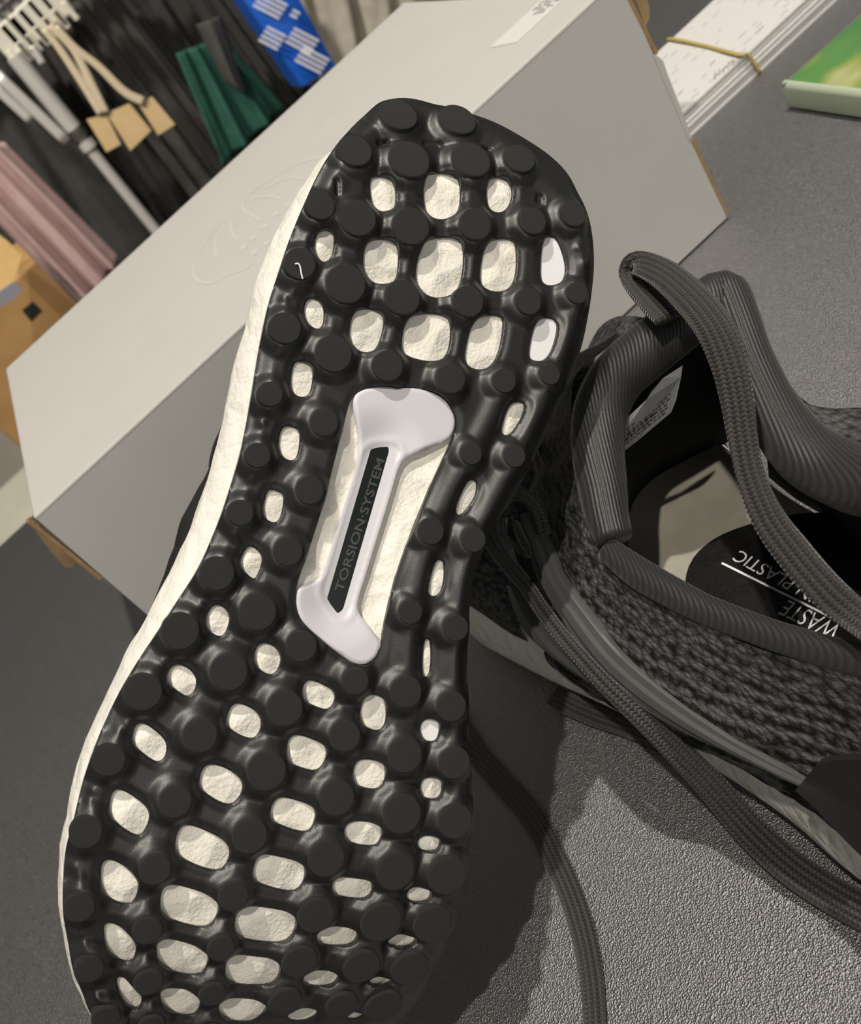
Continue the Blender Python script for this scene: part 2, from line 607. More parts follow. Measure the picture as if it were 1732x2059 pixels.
# sticker: a parallelogram on the lid running out of the frame
sa, sb = top(985, 97), top(1040, 86)
ex = np.array([0.085, 0.0, 0])
st = [sa, sb, sb + ex, sa + ex]
sv = [p + np.array([0, 0, 0.0001]) for p in st] + [p + np.array([0, 0, 0.0003]) for p in st]
obj('sticker', sv, [(0, 1, 2, 3), (7, 6, 5, 4), (0, 4, 5, 1), (1, 5, 6, 2), (2, 6, 7, 3), (3, 7, 4, 0)], M['sticker'], lid, smooth=False)
G = []
ux, uy = np.array([1.0, 0, 0]), (sa - sb)
for r in range(6):
    x = 0.020
    while x < 0.080:
        w = random.uniform(0.001, 0.004)
        if r in (0, 5) and random.random() < 0.3:
            x += w
            continue
        o = sb + uy * (0.14 + 0.13 * r) + ux * (x + (0.004 if r > 3 else 0))
        q = [o + np.array([0, 0, 0.0004]), o + ux * w + np.array([0, 0, 0.0004]), o + ux * w + uy * 0.06 + np.array([0, 0, 0.0004]), o + uy * 0.06 + np.array([0, 0, 0.0004])]
        G.append((q, [(0, 1, 2, 3)]))
        x += w + random.uniform(0.0006, 0.002)
v, f = join(*G)
obj('sticker_print', v, f, M['ink'], lid, smooth=False)

# ------------------------------------------------------------------ upturned shoe: sole facing the camera
Q0 = CAM_C + ray(800, 1100) * 0.262
AXR, AXU, AXB = CAM_R[:, 0], CAM_R[:, 1], CAM_R[:, 2]
_t = math.radians(17)
SN = AXB * math.cos(_t) + AXR * math.sin(_t) + AXU * 0.05          # outward normal of the sole
SN /= np.linalg.norm(SN)
SU = AXR - SN * (AXR @ SN)
SU /= np.linalg.norm(SU)                              # across the sole
SV = np.cross(SU, SN)
if SV @ AXU > 0:
    SV = -SV                                          # from heel to toe
V_TOE, V_HEEL = 0.066, -0.081


def sole_h(u, v):
    """long section of the sole: toe spring and heel bevel"""
    v = np.asarray(v, float)
    a = np.maximum(v - V_TOE, 0)
    b = np.maximum(V_HEEL - v, 0)
    return -5.0 * a * a - 6.0 * b * b


def sole_n(v):
    s = -10.0 * max(v - V_TOE, 0) + 12.0 * max(V_HEEL - v, 0)
    n = SN - SV * s
    return n / np.linalg.norm(n)


def s2w(u, v, w):
    u, v, w = np.broadcast_arrays(np.asarray(u, float), np.asarray(v, float), np.asarray(w, float))
    return Q0 + u[..., None] * SU + v[..., None] * SV + w[..., None] * SN


def px2s(px, py, off=0.0):
    """where the sight line meets the sole surface offset by off: (u, v)"""
    d = ray(px, py)
    w = off
    for _ in range(7):
        s = ((Q0 + SN * w - CAM_C) @ SN) / (d @ SN)
        P = CAM_C + d * s - Q0
        u, v = P @ SU, P @ SV
        w = float(sole_h(u, v)) + off
    return u, v


# lugs: centre and radius in photograph pixels
LUGS = [(802, 232, 37), (922, 242, 36), (714, 304, 33), (825, 321, 39), (950, 322, 37), (1047, 320, 30), (645, 413, 30), (721, 438, 38),
        (828, 454, 39), (958, 450, 34), (1073, 444, 29), (1155, 430, 28), (604, 529, 33), (697, 570, 41), (811, 597, 37), (943, 605, 33),
        (1065, 605, 28), (1163, 588, 23), (574, 659, 33), (672, 711, 38), (781, 735, 32), (908, 761, 31), (1016, 765, 25), (1108, 752, 22),
        (544, 792, 26), (653, 849, 29), (519, 915, 26), (624, 986, 29), (484, 1031, 27), (580, 1109, 30), (437, 1153, 35), (519, 1231, 38),
        (949, 912, 23), (1037, 917, 23), (868, 1068, 28), (954, 1085, 26), (827, 1231, 25), (918, 1263, 27), (607, 1300, 32), (363, 1269, 38),
        (461, 1352, 38), (716, 1370, 28), (818, 1392, 33), (910, 1421, 31), (288, 1392, 38), (403, 1480, 35), (219, 1529, 33), (574, 1425, 37),
        (537, 1552, 40), (353, 1613, 33), (172, 1675, 33), (695, 1481, 32), (816, 1519, 36), (916, 1535, 33), (679, 1606, 36), (810, 1638, 40),
        (917, 1652, 36), (503, 1682, 36), (658, 1727, 38), (797, 1752, 40), (901, 1760, 41), (312, 1749, 32), (470, 1802, 31), (159, 1825, 31),
        (637, 1840, 38), (768, 1854, 43), (872, 1857, 41), (296, 1871, 30), (445, 1906, 28), (179, 1948, 30), (604, 1933, 37), (729, 1942, 39),
        (826, 1946, 40), (299, 1974, 30), (428, 1998, 28), (575, 2013, 35), (689, 2020, 34), (773, 2021, 40), (213, 2045, 29), (305, 2062, 28),
        (424, 2080, 28)]


def W(sx, sy, k, pts):
    return [(sx + x / k, sy + y / k) for x, y in pts]


c2 = lambda p: W(500, 150, 2.309, p)
c3 = lambda p: W(400, 700, 2.309, p)
c4 = lambda p: W(100, 1200, 3.464, p)
c5 = lambda p: W(500, 1200, 3.464, p)
c6 = lambda p: W(100, 1600, 3.464, p)
c7 = lambda p: W(500, 1600, 3.464, p)
WINDOWS = [
    c2([(565, 490), (605, 478), (650, 485), (675, 515), (680, 600), (655, 628), (605, 628), (575, 595)]),
    c2([(820, 480), (880, 465), (945, 470), (975, 500), (975, 610), (945, 655), (880, 665), (835, 640), (820, 590)]),
    c2([(1115, 495), (1160, 483), (1200, 495), (1222, 545), (1205, 610), (1165, 638), (1120, 620), (1108, 560)]),
    c2([(320, 745), (350, 728), (385, 735), (395, 770), (385, 840), (355, 868), (320, 850), (308, 800)]),
    c2([(555, 785), (610, 772), (665, 780), (690, 810), (685, 930), (655, 968), (605, 970), (545, 930), (538, 850)]),
    c2([(830, 780), (900, 768), (960, 770), (990, 800), (985, 940), (945, 1020), (860, 1027), (800, 990), (782, 930), (805, 820)]),
    c2([(1120, 785), (1170, 772), (1215, 775), (1238, 800), (1235, 930), (1205, 990), (1140, 1000), (1090, 975), (1080, 930), (1095, 830)]),
    c2([(1368, 775), (1400, 763), (1430, 770), (1468, 880), (1460, 945), (1425, 970), (1375, 968), (1357, 930)]),
    c2([(270, 1055), (300, 1042), (335, 1065), (348, 1110), (340, 1165), (315, 1178), (275, 1150), (260, 1100)]),
    c2([(500, 1105), (550, 1095), (605, 1110), (625, 1145), (600, 1250), (560, 1288), (500, 1268), (473, 1225), (480, 1150)]),
    c2([(760, 1130), (830, 1118), (900, 1125), (930, 1150), (925, 1270), (885, 1325), (790, 1315), (728, 1290), (720, 1240), (735, 1160)]),
    c2([(1070, 1140), (1120, 1128), (1165, 1130), (1178, 1165), (1150, 1310), (1100, 1360), (1040, 1355), (1010, 1320), (1015, 1270), (1040, 1170)]),
    c2([(1345, 1150), (1380, 1138), (1415, 1145), (1430, 1180), (1400, 1290), (1355, 1328), (1315, 1318), (1305, 1285), (1325, 1190)]),
    c2([(210, 1345), (245, 1338), (285, 1355), (295, 1385), (285, 1470), (255, 1493), (215, 1480), (198, 1440)]),
    c3([(385, 380), (415, 367), (455, 380), (466, 410), (455, 500), (430, 517), (390, 500), (373, 450)]),
    c3([(318, 670), (345, 662), (385, 680), (390, 710), (375, 790), (345, 805), (310, 785), (303, 740)]),
    c3([(225, 930), (250, 925), (290, 965), (285, 1010), (262, 1065), (240, 1058), (195, 1010), (205, 965)]),
    c3([(60, 1205), (95, 1197), (130, 1225), (138, 1265), (120, 1320), (95, 1335), (45, 1305), (38, 1255)]),
    c3([(275, 1385), (315, 1373), (360, 1400), (377, 1445), (360, 1495), (330, 1513), (275, 1480), (262, 1430)]),
    c3([(1440, 270), (1480, 255), (1508, 262), (1505, 300), (1455, 390), (1420, 399), (1406, 380)]),
    c3([(1240, 630), (1270, 618), (1288, 630), (1280, 690), (1225, 765), (1200, 768), (1196, 735)]),
    c3([(1095, 1000), (1120, 988), (1138, 1005), (1130, 1110), (1105, 1145), (1072, 1142), (1067, 1110)]),
    c3([(1045, 1365), (1062, 1355), (1075, 1370), (1073, 1500), (1057, 1522), (1038, 1510)]),
    c4([(860, 490), (910, 480), (970, 510), (1015, 570), (1005, 650), (960, 690), (890, 645), (828, 590), (830, 540)]),
    c4([(1270, 765), (1330, 750), (1410, 790), (1460, 840), (1460, 920), (1420, 980), (1340, 960), (1260, 910), (1240, 860)]),
    c4([(610, 900), (660, 890), (740, 945), (805, 1010), (800, 1100), (755, 1143), (690, 1110), (595, 1030), (587, 970)]),
    c4([(1080, 1190), (1150, 1175), (1250, 1215), (1330, 1280), (1325, 1370), (1260, 1440), (1170, 1410), (1070, 1340), (1052, 1290)]),
    c4([(445, 1365), (500, 1352), (590, 1405), (670, 1470), (683, 1540), (650, 1620), (615, 1655), (520, 1605), (440, 1530), (425, 1470)]),
    c5([(400, 600), (440, 587), (520, 620), (585, 660), (592, 720), (550, 780), (480, 760), (390, 715), (380, 660)]),
    c5([(810, 710), (860, 690), (920, 705), (948, 745), (950, 870), (915, 920), (860, 915), (790, 870), (783, 800)]),
    c5([(290, 990), (350, 968), (440, 1000), (525, 1040), (530, 1120), (480, 1200), (400, 1190), (290, 1145), (275, 1080)]),
    c5([(760, 1150), (820, 1137), (910, 1155), (943, 1190), (940, 1280), (900, 1330), (820, 1325), (745, 1290), (735, 1220)]),
    c5([(1215, 870), (1260, 853), (1310, 870), (1325, 910), (1310, 985), (1270, 1003), (1215, 980), (1197, 920)]),
    c5([(1215, 1275), (1270, 1260), (1325, 1270), (1343, 1310), (1335, 1375), (1295, 1403), (1225, 1390), (1200, 1340)]),
    c7([(190, 40), (240, 15), (350, 45), (440, 80), (453, 140), (430, 215), (385, 243), (280, 215), (180, 170), (160, 120)]),
    c7([(690, 205), (750, 180), (850, 190), (910, 215), (918, 270), (895, 325), (850, 342), (740, 325), (685, 290), (677, 250)]),
    c7([(1190, 300), (1230, 280), (1300, 285), (1328, 310), (1320, 355), (1280, 382), (1210, 372), (1182, 345)]),
    c7([(70, 440), (120, 415), (220, 435), (340, 465), (378, 500), (370, 590), (320, 655), (210, 640), (70, 595), (38, 550)]),
    c7([(610, 590), (660, 570), (760, 583), (830, 590), (850, 620), (840, 680), (790, 710), (690, 700), (610, 680), (590, 640)]),
    c7([(1120, 660), (1160, 637), (1230, 640), (1262, 665), (1255, 710), (1220, 730), (1140, 730), (1105, 705)]),
    c6([(1330, 800), (1400, 775), (1550, 795), (1680, 820), (1700, 880), (1670, 970), (1610, 1012), (1450, 1000), (1330, 975), (1300, 900)]),
    c7([(510, 930), (560, 912), (680, 920), (735, 935), (745, 975), (720, 1020), (660, 1035), (540, 1030), (490, 1005), (483, 965)]),
    c7([(1000, 985), (1040, 965), (1130, 970), (1157, 985), (1140, 1025), (1080, 1045), (985, 1035), (975, 1010)]),
    c6([(1260, 1130), (1310, 1112), (1450, 1130), (1560, 1140), (1590, 1180), (1575, 1260), (1530, 1305), (1400, 1310), (1260, 1290), (1232, 1220)]),
    c7([(400, 1240), (450, 1218), (560, 1222), (610, 1240), (610, 1270), (580, 1305), (520, 1318), (410, 1310), (384, 1275)]),
    c7([(850, 1275), (900, 1255), (970, 1260), (995, 1275), (970, 1300), (900, 1315), (840, 1300)]),
    c6([(915, 230), (980, 212), (1100, 260), (1215, 320), (1238, 390), (1220, 460), (1170, 510), (1060, 485), (920, 420), (885, 350)]),
    c6([(800, 650), (860, 627), (980, 655), (1130, 710), (1160, 760), (1140, 850), (1080, 905), (960, 885), (810, 830), (783, 770)]),
    c6([(375, 475), (425, 452), (520, 500), (600, 570), (605, 650), (575, 730), (530, 742), (430, 710), (372, 640), (367, 550)]),
    c6([(390, 905), (430, 892), (530, 940), (588, 1010), (588, 1100), (560, 1140), (510, 1140), (410, 1080), (385, 960)]),
    c6([(770, 1020), (830, 1003), (960, 1035), (1080, 1080), (1088, 1140), (1060, 1215), (1020, 1235), (890, 1225), (765, 1150), (760, 1070)]),
    c6([(470, 1275), (520, 1263), (570, 1310), (630, 1380), (632, 1440), (590, 1475), (530, 1440), (485, 1350)]),
    c6([(790, 1355), (850, 1345), (960, 1355), (1030, 1390), (1035, 1460), (1000, 1520), (900, 1515), (800, 1460), (782, 1400)]),
    c6([(1200, 1440), (1260, 1412), (1400, 1420), (1490, 1440), (1495, 1480), (1440, 1545), (1370, 1570), (1250, 1550), (1187, 1500)]),
    c7([(300, 1500), (370, 1480), (450, 1485), (475, 1505), (440, 1540), (380, 1560), (290, 1555), (276, 1535)]),
    c7([(695, 1515), (740, 1500), (790, 1503), (797, 1520), (770, 1545), (715, 1553), (690, 1540)]),
]
SMOOTH_WINDOWS = (7, 12, 32)
TORSION = c3([(705, 235), (745, 195), (800, 180), (850, 176), (905, 180), (930, 188), (960, 180), (1030, 186), (1110, 212), (1160, 255), (1190, 310), (1197, 360),
              (1175, 425), (1125, 530), (1075, 640), (1035, 740), (1000, 820), (960, 930), (920, 1040), (890, 1150), (868, 1240), (852, 1330),
              (845, 1390), (825, 1440), (780, 1472), (720, 1470), (660, 1425), (600, 1380), (480, 1285), (445, 1205), (450, 1110), (480, 1020),
              (515, 920), (565, 770), (620, 560), (650, 440), (682, 310)])
LEFT_EDGE = [(803, 195), (768, 203), (742, 224), (708, 254), (673, 297), (643, 340), (604, 427), (578, 492), (556, 561), (540, 610), (526, 673),
             (509, 773), (492, 877), (474, 946), (454, 1009), (433, 1068), (398, 1147), (351, 1217), (314, 1275), (273, 1336), (239, 1393),
             (213, 1448), (192, 1497), (175, 1544), (161, 1590), (148, 1650), (138, 1681), (130, 1715), (126, 1773), (127, 1845), (136, 1894),
             (148, 1952), (164, 1995), (181, 2033), (212, 2070), (270, 2098), (345, 2114), (440, 2122)]
RIGHT_EDGE = [(838, 198), (881, 211), (950, 228), (998, 245), (1054, 276), (1106, 310), (1145, 349), (1163, 388), (1176, 410), (1189, 449),
              (1196, 509), (1195, 561), (1182, 648), (1168, 709), (1152, 750), (1120, 830), (1085, 900), (1052, 965), (1014, 1030), (985, 1075),
              (967, 1115), (952, 1165), (945, 1210), (942, 1270), (940, 1340), (943, 1420), (945, 1500), (950, 1570), (953, 1650), (945, 1720),
              (940, 1800), (918, 1868), (888, 1925), (868, 1965), (840, 2020), (800, 2062), (745, 2090), (670, 2110), (560, 2121)]
SIDE_LEFT = [(803, 205), (768, 215), (742, 236), (706, 266), (672, 303), (643, 323), (617, 362), (587, 410), (552, 475), (517, 561), (500, 640),
             (492, 670), (475, 721), (461, 794), (447, 860), (429, 929), (412, 988), (391, 1047), (374, 1088), (346, 1144), (319, 1196), (285, 1261),
             (253, 1313), (239, 1347), (213, 1402), (187, 1457), (169, 1497), (155, 1541), (139, 1601), (133, 1650), (122, 1687), (119, 1739),
             (116, 1802), (122, 1845), (130, 1889), (143, 1952), (178, 2030), (210, 2070), (268, 2096), (345, 2110), (440, 2118)]

running_shoe = thing('running_shoe', 'black running shoe tipped up against the grey box, studded sole facing out', 'shoe',
                     tuple(s2w(0.0, 0.12, -0.07)))


def sm(x):
    x = np.clip(x, 0, 1)
    return x * x * (3 - 2 * x)


def seg_dist(P, A, B):
    """distance of points P (n,2) to the closed/open chain of segments A->B (m,2)"""
    out = np.full(len(P), 1e9)
    d = B - A
    L = (d * d).sum(1) + 1e-18
    for k in range(0, len(A), 64):
        a, dd, l = A[k:k + 64], d[k:k + 64], L[k:k + 64]
        t = np.clip(((P[:, None, :] - a[None]) * dd[None]).sum(2) / l, 0, 1)
        q = a[None] + dd[None] * t[:, :, None] - P[:, None, :]
        out = np.minimum(out, np.sqrt((q * q).sum(2)).min(1))
    return out


def inside(P, poly):
    x, y = P[:, 0], P[:, 1]
    r = np.zeros(len(P), bool)
    n = len(poly)
    for i in range(n):
        x1, y1 = poly[i]
        x2, y2 = poly[(i + 1) % n]
        if y1 == y2:
            continue
        c = ((y1 > y) != (y2 > y)) & (x < (x2 - x1) * (y - y1) / (y2 - y1) + x1)
        r ^= c
    return r


def cdt_region(outer, holes, step):
    """triangulated (u, v) region: vertices, triangles, boundary loops as index lists"""
    loops = [outer] + holes
    pts, edges, idx = [], [], []
    for L in loops:
        n0 = len(pts)
        pts += [tuple(p) for p in L]
        edges += [(n0 + i, n0 + (i + 1) % len(L)) for i in range(len(L))]
        idx.append(list(range(n0, n0 + len(L))))
    lo, hi = outer.min(0), outer.max(0)
    gx, gy = np.meshgrid(np.arange(lo[0], hi[0], step), np.arange(lo[1], hi[1], step))
    gx = gx + (np.arange(gx.shape[0]) % 2)[:, None] * step * 0.5
    g = np.stack([gx.ravel(), gy.ravel()], 1)
    g = g[inside(g, outer)]
    A = np.vstack(loops)
    B = np.vstack([np.roll(L, -1, axis=0) for L in loops])
    g = g[seg_dist(g, A, B) > step * 0.45]
    for h in holes:
        bb = (g[:, 0] > h[:, 0].min()) & (g[:, 0] < h[:, 0].max()) & (g[:, 1] > h[:, 1].min()) & (g[:, 1] < h[:, 1].max())
        k = np.where(bb)[0]
        if len(k):
            ins = inside(g[k], h)
            keep = np.ones(len(g), bool)
            keep[k[ins]] = False
            g = g[keep]
    S = 1000.0
    allp = [Vector((p[0] * S, p[1] * S)) for p in pts] + [Vector((p[0] * S, p[1] * S)) for p in g]
    vo, eo, fo, *_ = delaunay_2d_cdt(allp, edges, [], 0, 1e-5, False)
    V = np.array([(p.x / S, p.y / S) for p in vo])
    F = np.array([f for f in fo if len(f) == 3])
    cen = V[F].mean(1)
    keep = inside(cen, outer)
    for h in holes:
        bb = (cen[:, 0] > h[:, 0].min()) & (cen[:, 0] < h[:, 0].max()) & (cen[:, 1] > h[:, 1].min()) & (cen[:, 1] < h[:, 1].max())
        k = np.where(bb)[0]
        if len(k):
            keep[k[inside(cen[k], h)]] = False
    F = F[keep]
    a, b, c = V[F[:, 0]], V[F[:, 1]], V[F[:, 2]]
    flip = ((b - a)[:, 0] * (c - a)[:, 1] - (b - a)[:, 1] * (c - a)[:, 0]) > 0     # u right, v down: outward normal needs clockwise
    F[flip] = F[flip][:, ::-1]
    return V, F


def border_edges(F):
    E = {}
    for t in F:
        for i in range(3):
            a, b = int(t[i]), int(t[(i + 1) % 3])
            if (b, a) in E:
                del E[(b, a)]
            else:
                E[(a, b)] = 1
    return list(E)


WEB_UNDER = -0.0004
edge_px = LEFT_EDGE[::-1] + RIGHT_EDGE
outer_uv = closed_smooth([px2s(x, y, -0.0016) for x, y in edge_px], 420)
holes_uv = [closed_smooth([px2s(x, y, -0.0010) for x, y in w], 40) for w in WINDOWS]
holes_uv = [L.mean(0) + (L - L.mean(0)) * 1.10 for L in holes_uv]
tors_uv = closed_smooth([px2s(x, y, -0.0008) for x, y in TORSION], 160)


def grow(L, k):
    c = L.mean(0)
    return c + (L - c) * k


lug_uv = [px2s(x, y, 0.0032) for x, y, r in LUGS]
lug_r = []
for (x, y, r), (u, v) in zip(LUGS, lug_uv):
    dpt = depth_of(s2w(u, v, float(sole_h(u, v))))
    k = 1.0 + 0.10 * (y < 330)
    lug_r.append(r * dpt / FPX * k)
lug_uv = np.array(lug_uv)
lug_r = np.array(lug_r)


def pxs(L, off=0.0):
    return np.array([px2s(x, y, off) for x, y in L])


RIDGES = [(pxs([(1163, 588), (1140, 660), (1108, 752), (1075, 830), (1037, 917), (990, 1005), (954, 1085), (930, 1175), (918, 1263), (912, 1340), (910, 1421), (913, 1480), (916, 1535), (918, 1600), (917, 1652)]), 0.0026, 0.0016),
          (pxs([(1016, 765), (985, 840), (949, 912), (905, 990), (868, 1068), (845, 1150), (827, 1231), (820, 1310), (818, 1392)]), 0.0028, 0.0015),
          (pxs([(1155, 430), (1172, 510), (1163, 588)]), 0.0022, 0.0010),
          (pxs([(802, 232), (860, 225), (922, 242), (1000, 275), (1047, 320), (1110, 375), (1155, 430)]), 0.0030, 0.0009),
          (pxs([(802, 232), (750, 262), (714, 304), (675, 360), (645, 413)]), 0.0028, 0.0009)]
# small pimples between the rim studs on the left edge
PIMPLES = pxs([(640, 462), (588, 590), (572, 600), (560, 715), (527, 850), (505, 965), (468, 1075), (474, 1085), (405, 1215), (330, 1330), (258, 1455), (240, 1470),
               (187, 1590), (180, 1610), (150, 1745), (160, 1760), (160, 1880), (170, 1895), (190, 2000), (196, 2005), (1160, 500), (1172, 530)])
SLOTS = [((870, 289), (21, 7)), ((770, 289), (13, 8)), ((978, 299), (12, 5)), ((678, 378), (6, 18)), ((1087, 401), (9, 12))]


def web_height(P):
    d_out = seg_dist(P, outer_uv, np.roll(outer_uv, -1, axis=0))
    A = np.vstack(holes_uv)
    B = np.vstack([np.roll(h, -1, axis=0) for h in holes_uv])
    d_win = seg_dist(P, A, B)
    d_tor = seg_dist(P, tors_uv, np.roll(tors_uv, -1, axis=0))
    w = np.zeros(len(P))
    hum = np.zeros(len(P))
    for (u, v), r in zip(lug_uv, lug_r):
        k = np.where((abs(P[:, 0] - u) < r + 0.004) & (abs(P[:, 1] - v) < r + 0.004))[0]
        d = np.hypot(P[k, 0] - u, P[k, 1] - v)
        b = 0.0020 * (1 - sm((d - r * 0.94) / 0.0036))
        hum[k] = np.maximum(hum[k], b) + 0.35 * np.minimum(hum[k], b)
    for L, hw, hh in RIDGES:
        d = seg_dist(P, L[:-1], L[1:])
        b = hh * (1 - sm(d / (hw * 1.7)))
        hum = np.maximum(hum, b) + 0.25 * np.minimum(hum, b)
    for u, v in PIMPLES:
        d = np.hypot(P[:, 0] - u, P[:, 1] - v)
        hum += 0.0007 * np.exp(-(d / 0.0011) ** 2)
    w += hum
    w -= 0.0009 * (1 - sm(d_win / 0.0026))
    w += 0.00025 * np.exp(-((d_win - 0.0004) / 0.0004) ** 2)
    w -= 0.0004 * (1 - sm(d_tor / 0.002))
    w -= 0.0018 * (1 - sm(d_out / 0.0045))
    for (sx, sy), (rx, ry) in SLOTS:
        u, v = px2s(sx, sy)
        k = 0.268 / FPX
        e = ((P[:, 0] - u) / (rx * k)) ** 4 + ((P[:, 1] - v) / (ry * k)) ** 4
        w -= 0.0011 * (1 - sm((e - 0.4) / 1.4))
    return w


Vuv, Fi = cdt_region(outer_uv, holes_uv + [tors_uv], 0.00055)
hw_ = web_height(Vuv)
top_w = sole_h(Vuv[:, 0], Vuv[:, 1]) + hw_
V3 = s2w(Vuv[:, 0], Vuv[:, 1], top_w)
E = border_edges(Fi)
bset = sorted({a for e in E for a in e})
bidx = np.array(bset)
d_o = seg_dist(Vuv[bidx], outer_uv, np.roll(outer_uv, -1, axis=0)) < 1e-5
low_w = np.where(d_o, sole_h(Vuv[bidx, 0], Vuv[bidx, 1]) - 0.0055, sole_h(Vuv[bidx, 0], Vuv[bidx, 1]) - 0.0030)
mid = s2w(Vuv[bidx, 0], Vuv[bidx, 1], top_w[bidx] - 0.0003)
low = s2w(Vuv[bidx, 0], Vuv[bidx, 1], low_w)
pos = {v: i for i, v in enumerate(bset)}
n0 = len(V3)
n1 = n0 + len(bset)
faces = [tuple(map(int, t)) for t in Fi]
for a, b in E:
    faces.append((b, a, n0 + pos[a], n0 + pos[b]))
    faces.append((n0 + pos[b], n0 + pos[a], n1 + pos[a], n1 + pos[b]))
outsole = obj('outsole', np.vstack([V3, mid, low]), faces, M['rubber'], running_shoe, smooth=True, sharp=75)

# the studs
prof = [(1.0, -0.9), (0.985, 0.0), (0.975, 0.80), (0.955, 0.93), (0.92, 0.985), (0.86, 1.0), (0.45, 1.0)]
ns = 40
lv, lf = [], []
for r, z in prof:
    for k in range(ns):
        a = 2 * math.pi * k / ns
        lv.append((r * math.cos(a), r * math.sin(a), z))
lf = grid_faces(len(prof), ns, True)
lv.append((0, 0, 1.0))
c = len(lv) - 1
q = (len(prof) - 1) * ns
lf += [(q + k, q + (k + 1) % ns, c) for k in range(ns)]
lug_me = bpy.data.meshes.new('lug')
lug_me.from_pydata(lv, [], lf)
lug_me.polygons.foreach_set('use_smooth', [True] * len(lug_me.polygons))
lug_me.set_sharp_from_angle(angle=math.radians(40))
lug_me.materials.append(M['lug'])
ob = base_of(outsole)
for (u, v), r in zip(lug_uv, lug_r):
    n = sole_n(v)
    # studs near the rim lean with the rim
    X = SU - n * (SU @ n)
    X /= np.linalg.norm(X)
    Y = np.cross(n, X)
    c = s2w(u, v, float(sole_h(u, v)) + 0.0014)
    o = bpy.data.objects.new('lug', lug_me)
    COL.objects.link(o)
    o.parent = outsole
    mm = Matrix.Identity(4)
    for i in range(3):
        mm[i][0], mm[i][1], mm[i][2] = X[i] * r, Y[i] * r, n[i] * 0.0016
        mm[i][3] = c[i] - ob[i]
    o.matrix_local = mm

# a scrap of white thread caught on one stud near the left rim
thr = []
for x, y in ((594, 531), (600, 530), (604, 537), (606, 548), (609, 561)):
    uu_, vv_ = px2s(x, y, 0.0033)
    thr.append(s2w(uu_, vv_, float(sole_h(uu_, vv_)) + 0.0033))
v, f, _ = sweep(catmull(thr, 24), 0.00022, 0.00016, SN, 6, 1.0)
obj('white_thread', v, f, M['insert'], outsole)

# midsole: foam face behind the windows, flared white side wall, upper edge
def chain_at(L, off):
    P = np.array([px2s(x, y, off) for x, y in L])
    return P


NST = 150
tt = (1 - np.cos(np.linspace(0, math.pi, NST))) / 2


def chain_even(P):
    s = np.r_[0, np.cumsum(np.linalg.norm(np.diff(P, axis=0), axis=1))]
    q = tt * s[-1]
    return np.array([np.interp(q, s, P[:, k]) for k in range(2)]).T


def ring(Lc, Rc):
    return np.vstack([Lc, Rc[::-1][1:-1]])


lf0 = chain_even(catmull(chain_at(LEFT_EDGE, -0.002), 400))
rt0 = chain_even(catmull(chain_at(RIGHT_EDGE, -0.002), 400))
rt0[0] = lf0[0]
rt0[-1] = lf0[-1]
sl = chain_even(catmull(chain_at(SIDE_LEFT, -0.012), 400))
rin = rt0.copy()
cen_u = (lf0[:, 0] + rt0[:, 0]) / 2


def inset(Cc, k):
    o = Cc.copy()
    o[:, 0] = cen_u + (Cc[:, 0] - cen_u) * k
    return o


r0 = ring(inset(lf0, 0.985), inset(rt0, 0.955))
r1 = ring(lf0, inset(rt0, 0.93))
r2 = ring(sl * 0.5 + lf0 * 0.5, inset(rt0, 0.90))
r3 = ring(sl, inset(rt0, 0.88))
r4 = ring(sl * np.array([1, 1]), inset(rt0, 0.87))
r5 = ring(inset(sl, 0.97), inset(rt0, 0.85))
rings = [(r0, -0.0026), (r1, -0.0034), (r2, -0.006), (r3, -0.011), (r4, -0.017), (r5, -0.024)]
NR = len(r0)
mv = []
for rr, off in rings:
    jit = RNG.normal(0, 0.00012, NR) if off < -0.005 else np.zeros(NR)
    cc = rr.mean(0)
    P = rr + (rr - cc) / np.linalg.norm(rr - cc, axis=1)[:, None] * jit[:, None]
    mv.append(s2w(P[:, 0], P[:, 1], sole_h(P[:, 0], P[:, 1]) + off))
mfaces = [tuple(reversed(q)) for q in grid_faces(len(rings), NR, True)]
midsole = obj('midsole', np.vstack(mv), mfaces + [tuple(range((len(rings) - 1) * NR, len(rings) * NR))], M['foam_side'], running_shoe, smooth=True)
fuv, ff = cdt_region(outer_uv, [], 0.0012)
ff = ff[seg_dist(fuv[ff].mean(1), outer_uv, np.roll(outer_uv, -1, axis=0)) > 0.0032]
bul = RNG.normal(0, 1, (40, 2))
fw = sole_h(fuv[:, 0], fuv[:, 1]) - 0.0016
for hk, h in enumerate(holes_uv):
    if hk in SMOOTH_WINDOWS:
        continue
    d = np.hypot(*(fuv - h.mean(0)).T)
    rr = np.hypot(*(h - h.mean(0)).T).max()
    fw = np.maximum(fw, sole_h(fuv[:, 0], fuv[:, 1]) - 0.0016 + 0.0006 * (1 - sm(d / rr)))
ins_t = inside(fuv, tors_uv)
dt = seg_dist(fuv, tors_uv, np.roll(tors_uv, -1, axis=0))
fw = np.where(ins_t, sole_h(fuv[:, 0], fuv[:, 1]) - 0.0022 - 0.0012 * sm(dt / 0.006), fw)
obj('foam_face', s2w(fuv[:, 0], fuv[:, 1], fw), [tuple(map(int, t)) for t in ff], M['foam'], midsole, smooth=True)
for k in SMOOTH_WINDOWS:
    h = grow(holes_uv[k], 1.12)
    w = sole_h(h[:, 0], h[:, 1]) - 0.0013
    a, b = s2w(h[:, 0], h[:, 1], w), s2w(h[:, 0], h[:, 1], w - 0.001)
    nh = len(h)
    obj('heel_insert', np.vstack([a, b]), [tuple(range(nh))] + [(i, i + nh, (i + 1) % nh + nh, (i + 1) % nh) for i in range(nh)], M['insert'], midsole, smooth=False)

